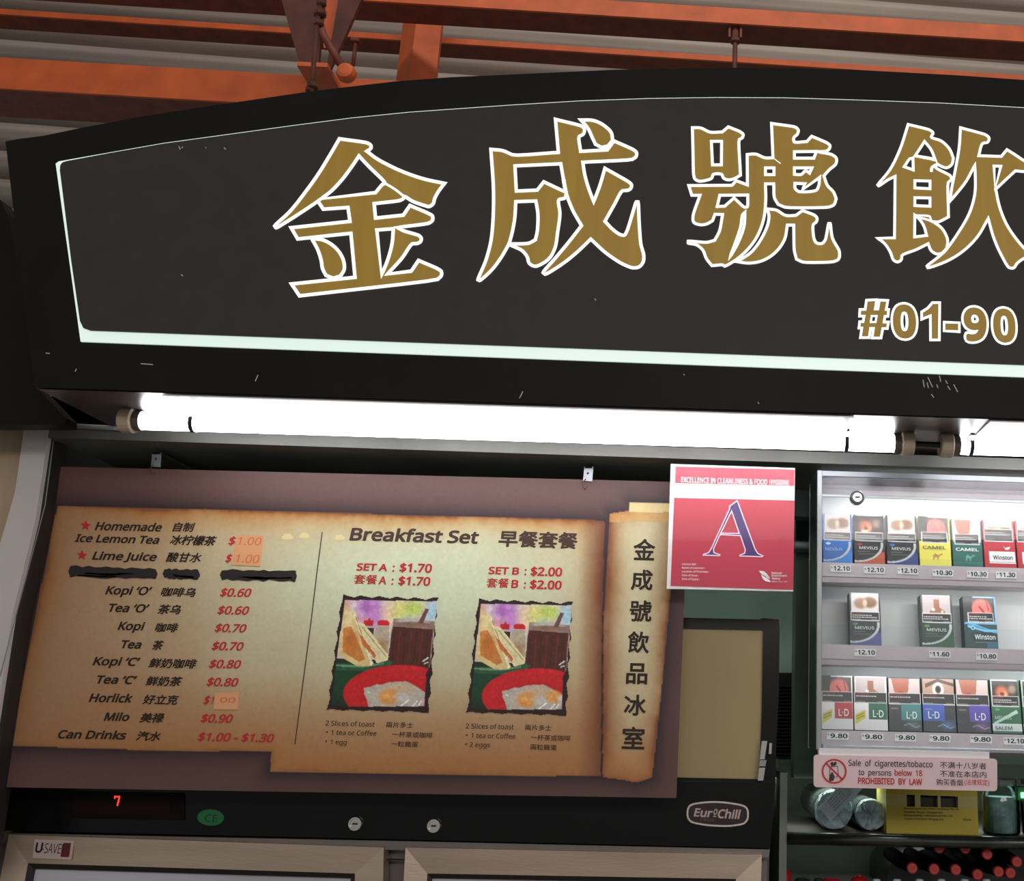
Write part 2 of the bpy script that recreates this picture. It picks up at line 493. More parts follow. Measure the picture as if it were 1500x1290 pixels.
def beam(name, label, Y, a, b, hpx, depth, m, flange=0.0, group=None):
    """steel section: a, b pixel ends of its lower front edge, hpx its height in the photograph"""
    pl = PL(Y); A, B = pl.hit(*a), pl.hit(*b)
    H = (pl.hit(a[0], a[1] - hpx) - A).z
    t = 0.012
    root = thing(name, label, 'beam', tuple((A + B) / 2), group)
    def bar(y0, y1, za, zb):
        vs = []
        for q in (A, B):
            for (yy, zz) in ((y0, za), (y1, za), (y1, zb), (y0, zb)): vs.append((q.x, q.y + yy, q.z + zz))
        return vs, [(0, 1, 2, 3), (7, 6, 5, 4), (0, 4, 5, 1), (1, 5, 6, 2), (2, 6, 7, 3), (3, 7, 4, 0)]
    g = Geo(); g.add(*bar(0, t, 0, H)); g.build('web', m, root)
    g = Geo(); g.add(*bar(t * 0.0 + t, depth, 0, t)); g.build('lower_flange', ORANGE2, root)  # shade of the underside painted in with the darker orange
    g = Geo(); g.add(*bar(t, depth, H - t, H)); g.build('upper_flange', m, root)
    return root
beam('roof_beam', 'broad orange steel beam at lower left, its end hidden by the sign', 4.0, (-900, 77), (700, 170), 46, 0.23, ORANGE)
beam('roof_beam', 'slim orange rail passing behind the orange column just above the sign', 4.9, (-900, -38), (2100, 157), 8, 0.13, ORANGE)
beam('roof_beam', 'orange steel beam crossing the top right, above the slim rail', 4.2, (-900, -89), (2100, 98), 23, 0.15, ORANGE)

# box column with one lit and one darker face
plc = PL(4.55)
A, B, C_ = plc.off(0.0).hit(580, 60), plc.hit(608, 60), plc.off(0.0).hit(640, 60)
col_pts = [(A.x, 4.62), (B.x, 4.53), (C_.x, 4.60), (C_.x - 0.02, 4.70), (A.x + 0.02, 4.71)]
zb, zt = Zat(608, 190, 4.55), Zat(608, -40, 4.55)
root = thing('steel_column', 'square orange steel column standing behind the top edge of the sign', 'column', (B.x, 4.6, zb))
g = Geo().prism([[(x, y, zb) for x, y in col_pts]], (0, 0, zt - zb)); g.build('shaft', ORANGE, root)
g = Geo().box((A.x - 0.03, 4.50, zb - 0.02), (C_.x + 0.03, 4.74, zb)); g.build('base_plate', ORANGE2, root)

DKRUST = mat('dark_rust_red_plate', (84, 36, 25), 0.65, noise=0.3, nscale=12)
# tapering gusset bracket
pg = PL(3.7)
root = thing('roof_bracket', 'dark orange tapering steel bracket hanging between the beams', 'bracket', tuple(pg.hit(462, 100)))
slab('gusset_plate', pg, [(404, -30), (440, 98), (466, 99), (470, 50), (478, -30)], 0.02, DKRUST, root)
slab('gusset_plate', PL(3.95), [(500, -25), (540, -25), (484, 100), (478, 99)], 0.02, DKRUST, root)
slab('back_plate', PL(3.98), [(470, -25), (502, -25), (500, 66), (474, 70)], 0.02, ORANGE, root)
A, B = pg.hit(441, 99), pg.hit(485, 103)
g = Geo().box((A.x, 3.66, A.z - 0.018), (B.x, 3.96, A.z)); g.build('foot_plate', ORANGE, root)
# brace rod with disc end
pr = PL(3.675)
root = thing('brace_rod', 'orange brace rod ending in a round knob above the sign edge', 'rod', tuple(pr.hit(509, 112)))
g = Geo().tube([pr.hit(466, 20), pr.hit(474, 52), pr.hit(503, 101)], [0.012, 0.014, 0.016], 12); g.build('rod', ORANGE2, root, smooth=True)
c = pr.hit(509, 110); g = Geo().lathe((c.x, c.y - 0.02, c.z), [(-0.02, 0.018), (-0.016, 0.030), (0.0, 0.037), (0.018, 0.037), (0.03, 0.03)], 'y', 22)
g.build('end_knob', ORANGE, root, smooth=False)
root = thing('drop_rod', 'short thin orange rod hanging from the slim rail near the round knob', 'rod', tuple(PL(4.885).hit(517, 95)))
p5 = PL(4.885)
g = Geo().tube([p5.hit(521, 62), p5.hit(517, 96)], 0.010, 10); g.build('rod', ORANGE2, root, smooth=True)
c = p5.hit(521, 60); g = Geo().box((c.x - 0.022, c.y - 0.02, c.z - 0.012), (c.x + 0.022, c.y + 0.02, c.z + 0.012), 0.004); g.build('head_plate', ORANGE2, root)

def hanger(label, Y, pts, bumps, rad=0.004):
    pl = PL(Y); P = hits(pl, pts)
    root = thing('sign_hanger', label, 'hanger', tuple(P[-1]), 'rods the sign hangs from')
    Geo().tube(P, rad, 8).build('rod', RUST, root, smooth=True)
    for (x, y, L, r) in bumps:
        a, b = pl.hit(x, y - L / 2), pl.hit(x, y + L / 2)
        Geo().tube([a, a.lerp(b, 0.2), a.lerp(b, 0.8), b], [r * 0.6, r, r, r * 0.6], 8).build('turnbuckle', RUST, root)
    return root
h = hanger('long rusty hanger rod with turnbuckles at the left part of the sign', 1.50, [(474, -60), (470, 0), (464, 40), (459, 100), (456, 150)], [(471, 4, 10, 0.008), (469, 20, 9, 0.010), (467, 34, 8, 0.008), (458, 126, 10, 0.009), (453, 131, 7, 0.006)])
h = hanger('short rusty hanger rod under a clevis above the middle of the sign', 4.24, [(1077, 36), (1077, 60), (1076, 102), (1075, 220)], [(1077, 50, 20, 0.018), (1077, 60, 7, 0.024)], 0.011)
q = PL(4.24).hit(1077, 44)
for s in (-1, 1):
    Geo().box((q.x + s * 0.026 - 0.005, q.y - 0.02, q.z - 0.05), (q.x + s * 0.026 + 0.005, q.y + 0.02, q.z + 0.06)).build('clevis_plate', ORANGE2, h)

# ------------------------------------------------------------------ the big sign
YS = 1.40; ps = PL(YS)
zsof = Zat(750, 590, YS)
top = [(8, 207), (30, 203), (62, 199), (125, 186), (200, 172), (275, 160), (350, 149), (460, 133), (580, 119), (660, 113), (750, 109), (900, 102), (1075, 99), (1250, 102), (1400, 110), (1500, 117), (1700, 136), (2000, 175), (2300, 225)]
bot = [(2300, 640), (1500, 613), (800, 591), (50, 567)]
sign = thing('shop_sign', 'large black arched shop sign with four big gold characters and a unit number', 'sign', tuple(ps.hit(750, 590)))
Geo().prism([hits(ps, top + bot)], (0, 0.12, 0)).build('frame', BLACK, sign)
ptop = [(86, 237), (160, 224), (240, 210), (335, 197), (430, 184), (515, 173), (600, 164.5), (750, 154), (850, 148), (950, 144.5), (1050, 143), (1150, 143.5), (1250, 146.5), (1375, 151), (1500, 158), (1700, 172), (2000, 206), (2180, 232)]
pw = ps.off(0.003)
Geo().prism([hits(pw, [(81.5, 239.5)] + [(x, y - 0.7) for x, y in ptop] + [(2130, 576), (1500, 552), (118, 500)])], (0, 0.003, 0)).build('light_strip', GLOW, sign, label='glowing white edge around the dark panel')
pp = ps.off(0.006)
dk = [(91, 238), (97, 235.8)] + ptop[1:-1] + [(2172, 234), (2120, 556), (1500, 534), (800, 508), (132, 483.5), (122, 480), (117, 470), (104, 380), (89, 260), (87.6, 249), (88.2, 242)]
Geo().prism([hits(pp, dk)], (0, 0.0028, 0)).build('panel', PANEL, sign)

def Zs(pts, s, ox, oy): return [(ox + x / s, oy + y / s) for x, y in pts]
pgold = ps.off(0.0068); pline = ps.off(0.0074)
def glyph(s, ox, oy, shapes, lines=(), w=4.9, label=None):
    gg = Geo(); gl = Geo()
    for outer, holes in shapes:
        cs = [smooth(outer)] + [smooth(h) for h in holes]
        cs = [Zs(c, s, ox, oy) for c in cs]
        gg.flat([hits(pgold, c) for c in cs])
        for c in cs: ribbon(gl, pline, c, w)
    for (ln, wd) in lines:
        ribbon(gl, pline, Zs(smooth(ln, False), s, ox, oy), wd, False)
    a = gg.build('character', GOLD, sign, label=label)
    gl.build('outline', EDGEW, a)
glyph(5.16, 395, 190, [
    ([(527, 68), (740, 100), (765, 118), (766, 138), (735, 162), (800, 212), (900, 268), (1040, 330), (1180, 375), (1322, 405), (1280, 460), (1247, 520), (1235, 560), (1205, 580), (1170, 572), (1080, 540), (1018, 505), (1010, 520), (985, 534), (790, 558), (800, 667), (1010, 645), (1060, 572), (1200, 632), (1230, 652), (1230, 685), (1205, 705), (965, 738), (1010, 762), (1130, 800), (1146, 820), (1140, 845), (1118, 858), (1078, 862), (1000, 970), (890, 1090), (1070, 1068), (1125, 987), (1270, 1050), (1297, 1070), (1298, 1100), (1270, 1130), (225, 1255), (165, 1165), (645, 1115), (614, 782), (212, 825), (162, 740), (607, 692), (592, 587), (405, 600), (365, 540), (230, 630), (120, 700), (48, 740), (38, 727), (150, 620), (270, 470), (370, 330), (450, 200)],
     [[(675, 198), (760, 288), (850, 375), (868, 402), (850, 415), (800, 475), (388, 522), (460, 468), (540, 385), (620, 280)],
      [(810, 757), (935, 748), (925, 860), (898, 965), (846, 1097)]]),
    ([(318, 822), (400, 832), (470, 868), (530, 930), (560, 995), (562, 1060), (535, 1105), (480, 1122), (425, 1100), (400, 1050), (390, 990), (365, 910)], [])],
    [([(868, 402), (940, 445), (1018, 505)], 3.4), ([(365, 540), (388, 522)], 4)], label='gold character outlined in white, first from the left')
glyph(5.16, 690, 165, [
    ([(638, 50), (838, 102), (856, 122), (850, 160), (818, 180), (828, 292), (1030, 281), (1080, 213), (1228, 280), (1250, 300), (1248, 330), (1220, 352), (845, 374), (858, 460), (885, 560), (927, 672), (970, 560), (1012, 420), (1195, 525), (1213, 545), (1205, 575), (1185, 586), (1145, 590), (1080, 700), (1012, 820), (1075, 885), (1130, 922), (1158, 925), (1178, 895), (1215, 780), (1249, 674), (1262, 674), (1272, 850), (1285, 1000), (1306, 1080), (1300, 1130), (1270, 1165), (1225, 1172), (1150, 1145), (1020, 1060), (905, 955), (800, 1055), (680, 1150), (560, 1220), (545, 1208), (640, 1095), (740, 975), (835, 853), (770, 740), (720, 618), (708, 645), (665, 657), (672, 760), (655, 900), (635, 1020), (600, 1090), (540, 1140), (480, 1160), (440, 1138), (425, 1090), (390, 1045), (285, 995), (230, 1090), (150, 1195), (65, 1268), (52, 1262), (110, 1120), (150, 970), (165, 830), (170, 600), (150, 277), (240, 287), (315, 318), (660, 300)],
     [[(332, 402), (678, 386), (698, 500), (716, 598), (690, 588), (550, 522), (500, 585), (342, 592)],
      [(338, 672), (490, 667), (505, 760), (500, 900), (486, 960), (440, 985), (288, 992), (312, 900), (330, 800)]]),
    ([(830, 55), (930, 60), (1010, 100), (1062, 155), (1070, 210), (1035, 252), (985, 262), (940, 238), (915, 185), (885, 120)], [])],
    [([(698, 500), (716, 598), (728, 640)], 4.6)], w=4.7, label='gold character outlined in white, second from the left')
glyph(5.608, 1000, 170, [
    ([(80, 95), (150, 98), (220, 130), (325, 130), (375, 88), (475, 130), (497, 150), (492, 175), (465, 192), (475, 485), (420, 515), (370, 523), (335, 508), (322, 480), (250, 480), (240, 508), (180, 530), (130, 533), (100, 515), (90, 480), (85, 300)], [[(236, 207), (320, 207), (318, 400), (245, 400)]]),
    ([(730, 60), (930, 92), (950, 115), (942, 148), (913, 178), (915, 210), (1020, 209), (1060, 165), (1190, 222), (1210, 242), (1205, 268), (1180, 287), (1108, 292), (1230, 318), (1262, 345), (1260, 390), (1205, 440), (1160, 490), (1190, 570), (1240, 625), (1262, 680), (1240, 730), (1200, 747), (840, 748), (785, 725), (755, 675), (748, 556), (680, 556), (682, 700), (662, 860), (605, 1000), (520, 1110), (430, 1185), (345, 1232), (330, 1222), (240, 1228), (195, 1170), (165, 1100), (115, 1058), (45, 1042), (45, 1027), (200, 1036), (262, 1020), (300, 950), (328, 808), (265, 806), (245, 860), (190, 888), (130, 890), (90, 870), (85, 820), (142, 650), (75, 650), (50, 570), (405, 568), (440, 530), (532, 565), (530, 315), (600, 312), (675, 342), (742, 342)],
     [[(680, 425), (750, 425), (750, 480), (680, 480)], [(918, 292), (1098, 290), (1078, 345), (918, 345)], [(918, 425), (1062, 425), (1042, 468), (1012, 450), (975, 478), (918, 478)],
      [(922, 552), (1005, 555), (985, 604), (1125, 503), (1118, 570), (1100, 606), (1060, 618), (950, 618), (925, 595)],
      [(305, 650), (535, 648), (530, 745), (508, 748), (422, 672), (345, 740), (284, 742)],
      [(512, 790), (505, 900), (455, 1040), (385, 1165), (440, 1020), (478, 900), (492, 810)]]),
    ([(692, 762), (770, 772), (845, 815), (930, 815), (985, 775), (1085, 815), (1103, 835), (1100, 865), (1073, 890), (1080, 1010), (1098, 1040), (1150, 1043), (1172, 1015), (1200, 882), (1212, 882), (1230, 1000), (1288, 1115), (1280, 1175), (1240, 1195), (985, 1198), (935, 1175), (918, 1110), (912, 895), (860, 895), (838, 1010), (750, 1130), (640, 1192), (540, 1207), (445, 1195), (560, 1120), (650, 1000), (702, 880), (708, 810)], [])],
    [([(755, 352), (805, 390)], 1.2)], w=4.1, label='gold character outlined in white, third from the left')
glyph(5.609, 1275, 170, [
    ([(310, 68), (490, 115), (515, 138), (500, 170), (580, 203), (650, 270), (682, 345), (668, 398), (628, 424), (575, 408), (548, 392), (536, 420), (655, 488), (667, 515), (640, 545), (642, 828), (560, 868), (518, 868), (590, 925), (635, 1020), (628, 1085), (590, 1125), (545, 1132), (500, 1105), (475, 1048), (380, 1095), (260, 1145), (252, 1182), (222, 1198), (190, 1182), (165, 1120), (115, 1045), (60, 1003), (198, 1000), (203, 495), (150, 520), (68, 573), (60, 565), (160, 440), (240, 280)],
     [[(445, 208), (498, 275), (533, 360), (510, 350), (368, 326)], [(350, 345), (352, 442), (278, 415), (325, 350)],
      [(365, 530), (490, 533), (490, 596), (365, 590)], [(365, 670), (490, 672), (490, 740), (365, 735)],
      [(365, 815), (395, 838), (438, 900), (462, 980), (363, 992)]]),
    ([(740, 95), (950, 155), (975, 180), (965, 212), (922, 225), (890, 325), (1075, 331), (1122, 275), (1230, 345), (1310, 410), (1285, 450), (1190, 450), (1030, 600), (1060, 740), (1120, 890), (1200, 1010), (1280, 1100), (1350, 1150), (1270, 1165), (1205, 1210), (1175, 1248), (1140, 1245), (1060, 1110), (1010, 990), (968, 840), (880, 990), (760, 1110), (620, 1195), (472, 1245), (465, 1232), (600, 1120), (720, 960), (820, 780), (858, 640), (860, 398), (790, 530), (655, 700), (665, 610), (700, 430), (730, 250)],
     [[(1015, 410), (1072, 412), (1025, 592)]])],
    [([(365, 815), (490, 826), (500, 860), (518, 868)], 3), ([(390, 832), (450, 845), (518, 868)], 3), ([(500, 458), (505, 425), (536, 400)], 4), ([(368, 326), (520, 360)], 2)], w=3.9, label='gold character outlined in white, fourth from the left, cut by the frame')

# unit number
S6 = 6.0
for ch, x0, x1, yb in (('#', 62, 297, 375), ('0', 350, 555, 391), ('1', 608, 748, 395), ('-', 808, 922, 390), ('9', 975, 1178, 418), ('0', 1235, 1432, 428)):
    X0, X1, Y0 = 1250 + x0 / S6, 1250 + x1 / S6, 430 + yb / S6
    if ch == '-':
        a = slab('digit', ps.off(0.0066), [(X0 - 3.4, 469.8), (X1 + 3.4, 471), (X1 + 3.4, 487.6), (X0 - 3.4, 486)], 0.0002, EDGEW, sign)
        slab('digit_face', ps.off(0.0074), [(X0, 473.5), (X1, 474), (X1, 483.5), (X0, 483)], 0.0002, GOLD, a)
        continue
    if ch in '#1':
        cs = {'#': [[(125, 68), (192, 65), (180, 146), (225, 146), (238, 68), (290, 70), (276, 150), (298, 150), (294, 188), (269, 188), (257, 260), (296, 260), (290, 295), (250, 295), (234, 378), (178, 378), (190, 293), (142, 293), (130, 375), (75, 375), (88, 291), (62, 291), (66, 257), (95, 257), (108, 186), (66, 186), (68, 150), (114, 150)], [(154, 187), (215, 187), (203, 258), (143, 258)]],
              '1': [[(700, 90), (748, 90), (745, 395), (690, 395), (688, 178), (612, 208), (612, 166), (660, 136)]]}[ch]
        cs = [Zs(c_, S6, 1250, 430) for c_ in cs]
        gq = Geo(); gq.flat([hits(ps.off(0.0064), c_) for c_ in cs])
        for k_, c_ in enumerate(cs): ribbon(gq, ps.off(0.0067), c_, 7.4 if k_ == 0 else 6.0)
        a = gq.build('digit', EDGEW, sign)
        Geo().flat([hits(ps.off(0.0074), c_) for c_ in cs]).build('digit_face', GOLD, a)
        continue
    Hh = {'#': 52.5, '0': 50, '1': 50.5, '9': 50}[ch]
    def put(pl, ex, m, nm, par, bold):
        gq = Geo(); v, f_ = tgeo(ch, bold); v = v.copy()
        v[:, :2] -= v[:, :2].min(0); v[:, :2] /= v[:, :2].max(0)
        P00, P10 = pl.hit(X0 - ex, Y0 + ex), pl.hit(X1 + ex, Y0 + ex + 0.03 * (X1 - X0)); P01 = pl.hit(X0 - ex, Y0 - Hh - ex)
        gq.add([P00 + (P10 - P00) * float(a_) + Vector((0, 0, (P01 - P00).z)) * float(b_) + pl.n * float(c_) for a_, b_, c_ in v], f_)
        return gq.build(nm, m, par)
    a = put(ps.off(0.0066), 3.4, EDGEW, 'digit', sign, 0.095)
    put(ps.off(0.0074), 0, GOLD, 'digit_face', a, 0.042)

# flaked specks on the sign face
g = Geo(); psc = ps.off(0.0075)
for a, b in (((262, 214), (264, 219)), ((268, 215), (266, 217)), ((328, 216), (331, 219)), ((301, 216), (302, 217)), ((265, 402), (268, 404)), ((871, 437), (873, 440))):
    ribbon(g, psc, [a, b], 1.4, False)
for a, b in (((206, 532.5), (224, 533.8)), ((67, 517), (73, 517.6)), ((378, 549), (374, 558)), ((112, 540), (110, 544)), ((766, 573), (761, 583)), ((1001, 548), (1003, 549)), ((1110, 589), (1112, 591)),
             ((1352, 556), (1354, 567)), ((1358, 560), (1360, 568)), ((1359, 552), (1366, 567)), ((1376, 550), (1378, 559)), ((1372, 563), (1374, 568)), ((1385, 557), (1388, 562)), ((1388, 565), (1392, 571)), ((1397, 563), (1403, 574)), ((1364, 577), (1368, 582))):
    ribbon(g, ps.off(0.0008), [a, b], 1.3, False)
g.build('scratch', mat('scratch_white', (190, 190, 185), 0.6), sign, kind='stuff')

# soffit of the sign box, from its front edge back to the header
YH = 1.60
xa, xb = Xat(50, 567, YS), 1.15
def zedge(x):   # world height of the sign's lower front edge at world x
    return ps.hit(50, 567).z + (ps.hit(1500, 613).z - ps.hit(50, 567).z) * (x - xa) / (ps.hit(1500, 613).x - xa)
zl, zr = zedge(xa), zedge(xb)
g = Geo().add([(xa, YS + 0.12, zl), (xb, YS + 0.12, zr), (xb, YH + 0.25, zr), (xa + 0.0, YH + 0.25, zl), (xa, YS + 0.12, zl + 0.05), (xb, YS + 0.12, zr + 0.05), (xb, YH + 0.25, zr + 0.05), (xa, YH + 0.25, zl + 0.05)],
              [(0, 3, 2, 1), (4, 5, 6, 7), (0, 1, 5, 4), (1, 2, 6, 5), (2, 3, 7, 6), (3, 0, 4, 7)])
g.build('soffit_plate', SOFFIT, sign, label='dark brown underside behind the sign face')
g = Geo().add([(xa + 0.004, YS + 0.004, zl - 0.0012), (xb, YS + 0.004, zr - 0.0012), (xb, YS + 0.12, zr - 0.0012), (xa + 0.004, YS + 0.12, zl - 0.0012)], [(0, 3, 2, 1)])
g.build('soffit_lip', SOFFIT, sign)

# header beam under the soffit
zh1 = Zat(500, 655, YH)
g = Geo().box((Xat(72, 630, YH), YH, zh1), (xb, YH + 0.03, min(zl, zr) - 0.002)); o = g.build('trim_1', GREY, base=None); o['kind'] = 'structure'
g = Geo().box((Xat(72, 630, YH), YH + 0.03, zh1 - 0.0), (xb, 1.80, zh1 + 0.01)); o = g.build('trim_2', GREY); o['kind'] = 'structure'
zh2 = Zat(500, 735, 1.80)
g = Geo().box((-1.3, 1.80, zh2), (xb, 1.84, 2.16)); o = g.build('trim_3', mat('dark_green_header', (48, 56, 52), 0.55, noise=0.2)); o['kind'] = 'structure'
g = Geo().tube([PL(YH - 0.006).hit(70, 622), PL(YH - 0.006).hit(190, 628)], 0.004, 8); tag(g.build('conduit', ALU, smooth=True), 'thin grey conduit running to the left end of the long lamp', 'pipe')

# ------------------------------------------------------------------ fluorescent lamps
YT = 1.50; pt = PL(YT)
TUBE = mat('glowing_fluorescent_tube', (255, 255, 255), 0.3, emis=(250, 250, 255), estr=TUBE_L)
CAPW = mat('ivory_lamp_cap', (190, 172, 150), 0.5)
CAPG = mat('grey_lamp_collar', (96, 86, 82), 0.5)
REFL = mat('white_enamel_reflector', (240, 240, 240), 0.35)
def lamp(a, b, label, clips, refl):
    A, B = pt.hit(*a), pt.hit(*b); d = (B - A).normalized()
    root = thing('fluorescent_lamp', label, 'lamp', tuple(A.lerp(B, 0.5)), 'tube lamps under the sign')
    Geo().tube([A, B], 0.0132, 20).build('tube', TUBE, root, smooth=True)
    for s, P in ((-1, A), (1, B)):
        e = d * s
        Geo().tube([P - e * 0.001, P + e * 0.003, P + e * 0.009], [0.0145, 0.0148, 0.0145], 20).build('collar', CAPG, root)
        Geo().tube([P + e * 0.009, P + e * 0.011, P + e * 0.026, P + e * 0.028], [0.0165, 0.0185, 0.0185, 0.017], 20).build('end_cap', CAPW, root)
    for x, y in clips:
        c = pt.hit(x, y)
        gg = Geo(); pts = []
        for k in range(15):
            an = math.radians(-200 + 220 * k / 14)
            pts.append(c + Vector((0, 0.0150 * math.cos(an), 0.0150 * math.sin(an))))
        for q0, q1 in zip(pts[:-1], pts[1:]):
            gg.add([q0 + Vector((-0.003, 0, 0)), q0 + Vector((0.003, 0, 0)), q1 + Vector((0.003, 0, 0)), q1 + Vector((-0.003, 0, 0))], [(0, 1, 2, 3)])
        gg.box((c.x - 0.003, c.y - 0.018, c.z + 0.012), (c.x + 0.003, c.y - 0.006, zedge(c.x)), 0.0)
        gg.build('clip', mat('dark_tube_clip', (40, 38, 46), 0.5), root)
    x0, x1 = refl
    z = lambda x: zedge(x) - 0.002
    Geo().add([(x0, YS + 0.008, z(x0)), (x1, YS + 0.008, z(x1)), (x1, YH - 0.02, z(x1)), (x0, YH - 0.02, z(x0)), (x0, YS + 0.008, z(x0) - 0.002), (x1, YS + 0.008, z(x1) - 0.002), (x1, YH - 0.02, z(x1) - 0.002), (x0, YH - 0.02, z(x0) - 0.002)],
              [(0, 1, 2, 3), (7, 6, 5, 4), (0, 4, 5, 1), (1, 5, 6, 2), (2, 6, 7, 3), (3, 7, 4, 0)]).build('reflector', REFL, root)
    return root
lamp((208, 616), (1310, 649.5), 'long lit fluorescent tube lamp over the menu board', [(285, 618.5), (1239, 647.5)], (Xat(287, 580, YT), Xat(1237, 610, YT)))
B_ = pt.hit(1402, 652.5)
bx = 1402 + 1102
lamp((1404, 652.5), (bx, 684), 'lit fluorescent tube lamp over the cigarette cabinet, cut by the right frame edge', [(1421, 653)], (Xat(1424, 610, YT), Xat(2350, 640, YT)))
Geo().tube([pt.hit(1329, 650), pt.hit(1384, 652)], 0.0045, 10).build('lamp_cable', mat('black_cable', (18, 18, 18), 0.5))
tag(bpy.data.objects['lamp_cable'], 'short black cable joining the two tube lamps end to end', 'cable')

# ------------------------------------------------------------------ left side: neighbour's sign end, cream wall, white trim
pn = PL(1.525)
o = Geo().prism([hits(pn, [(-300, 285), (-60, 290), (0, 292), (10, 312), (17, 345), (22, 372), (28, 420), (46, 560), (62, 576), (96, 612), (96, 622), (-300, 622)])], (0, 0.03, 0)).build('neighbour_sign', BLACK, base=tuple(pn.hit(0, 600)))
tag(o, 'end of a plain black sign box at the left edge, rounded upper corner', 'sign')
YP = 1.62; pq = PL(YP)
o = Geo().prism([hits(pq, [(36, 622), (72, 626), (52, 760), (18, 900), (-42, 1290), (-120, 1290), (-30, 900), (22, 720)])], (0, 0.05, 0)).build('wall_left', WHITEP, kind='structure')
o = Geo().prism([hits(pq.off(-0.006), [(-400, 618), (38, 618), (24, 720), (-40, 1000), (-110, 1300), (-500, 1300)])], (0, 0.06, 0)).build('wall_side', CREAM, kind='structure')
o = Geo().prism([hits(pq.off(-0.01), [(72, 626), (80, 626), (62, 760), (30, 900), (-30, 1290), (-44, 1290), (18, 900), (52, 760)])], (0, 0.04, 0)).build('trim_4', mat('dark_gap_trim', (30, 24, 22), 0.6), kind='structure')
g = Geo(); ribbon(g, pq.off(0.0006), [(79, 640), (66, 740), (0, 990)], 1.6, False)
o = g.build('trim_5', ALU, kind='structure')

d_ = bpy.data.lights.new('stall_fill_light', 'AREA'); d_.shape = 'RECTANGLE'; d_.size, d_.size_y = 1.2, 0.05; d_.energy = 0.7; d_.color = (0.88, 1.0, 0.95)  # added fill, no fixture modelled; brightens the back wall
l_ = bpy.data.objects.new('stall_fill_light', d_); COL.objects.link(l_); l_.location = (0.0, 2.15, 2.09)
# ------------------------------------------------------------------ menu board
YM = 1.66; pm = PL(YM)
menu = thing('menu_board', 'wide printed menu board hanging under the lamp, drinks list left, breakfast sets right', 'menu', tuple(pm.hit(500, 1165)))
bpoly = [(80, 684), (1008, 707), (1001, 870), (990, 1167.5), (500, 1158), (-8, 1151.5)]
slab('board', pm, bpoly, 0.006, mat('board_core', (80, 60, 54), 0.6), menu)
cv = Cv(640, 300, (100, 72, 66))
_q = np.array([(78.5, 683), (1009, 706), (990.8, 1168.5), (-10, 1152.5)], float)
_u, _v = cv.X.copy(), cv.Y.copy()
_g = [(_q[0][k] * (1 - _u) + _q[1][k] * _u) * (1 - _v) + (_q[3][k] * (1 - _u) + _q[2][k] * _u) * _v for k in (0, 1)]
cv.X, cv.Y = _g
parch = [(84, 741), (300, 745), (600, 754), (886, 762), (882, 900), (880, 1137), (640, 1134), (396, 1130), (397, 1101), (200, 1098), (15, 1092), (48, 920)]
roll = [(893, 764), (893, 752), (921, 748), (923, 735), (990, 738), (990, 800), (982, 870), (974, 960), (962, 1080), (955, 1138), (948, 1141), (930, 1146), (920, 1143), (883, 1138), (884, 900)]
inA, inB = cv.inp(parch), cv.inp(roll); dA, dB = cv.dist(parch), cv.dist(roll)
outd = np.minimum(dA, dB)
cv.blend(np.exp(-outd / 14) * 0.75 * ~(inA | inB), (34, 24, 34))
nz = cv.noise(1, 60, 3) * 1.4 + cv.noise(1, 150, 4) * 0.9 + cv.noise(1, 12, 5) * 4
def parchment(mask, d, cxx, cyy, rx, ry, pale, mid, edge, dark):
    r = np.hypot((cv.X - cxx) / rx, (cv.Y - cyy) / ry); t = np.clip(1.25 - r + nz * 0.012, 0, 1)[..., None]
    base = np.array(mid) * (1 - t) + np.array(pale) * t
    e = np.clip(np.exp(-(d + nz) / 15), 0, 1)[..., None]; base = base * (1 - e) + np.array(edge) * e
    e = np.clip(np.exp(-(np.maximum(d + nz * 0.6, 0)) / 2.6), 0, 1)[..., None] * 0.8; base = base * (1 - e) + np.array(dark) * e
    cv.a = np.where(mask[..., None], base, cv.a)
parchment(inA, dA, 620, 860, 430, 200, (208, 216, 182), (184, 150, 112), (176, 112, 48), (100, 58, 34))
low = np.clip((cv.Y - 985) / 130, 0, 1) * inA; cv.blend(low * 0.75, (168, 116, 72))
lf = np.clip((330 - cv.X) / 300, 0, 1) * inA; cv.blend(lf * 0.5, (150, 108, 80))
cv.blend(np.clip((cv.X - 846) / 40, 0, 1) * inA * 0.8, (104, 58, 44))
parchment(inB, dB, 935, 860, 70, 330, (212, 206, 168), (180, 144, 104), (160, 110, 66), (110, 66, 44))
cv.blend(np.exp(-np.abs(cv.X - 896 + (cv.Y - 760) * 0.03) / 7) * inB * 0.45, (120, 66, 40))
cv.blend(np.clip((cv.Y - 1060) / 90, 0, 1) * inB * 0.7, (176, 112, 62))
cv.blend(((cv.Y < 764) & inB & (cv.X > 893)) * 0.6, (214, 160, 92))
cv.blend(((cv.Y < 750) & inB & (cv.X > 921)) * 0.7, (232, 222, 168))
cv.grain(0.012, 260, 9)
pmf = pm.off(0.0006)
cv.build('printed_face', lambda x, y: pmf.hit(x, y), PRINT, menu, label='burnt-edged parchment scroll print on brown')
tx = pm.off(0.0011)
SH = 0.24
def T(s, x0, y0, x1, y1, H, m=INK, b=0.030, sh=SH, nm='lettering'):
    return text(nm, tx, s, x0, y0, x1, y1, H, m, menu, b, sh)
def star(cx, cy, r):
    pts = [(cx + (r if k % 2 == 0 else r * 0.45) * math.sin(math.pi * k / 5 + 0.1), cy - (r if k % 2 == 0 else r * 0.45) * math.cos(math.pi * k / 5 + 0.1)) for k in range(10)]
    Geo().flat([hits(tx, pts)]).build('star', REDINK, menu)
star(125.4, 769.6, 8.2); star(120, 813, 8.2)
T('Homemade', 138.4, 776.4, 236.4, 778.6, 12.4); T('自制', 252, 778.5, 284.5, 779.2, 14)
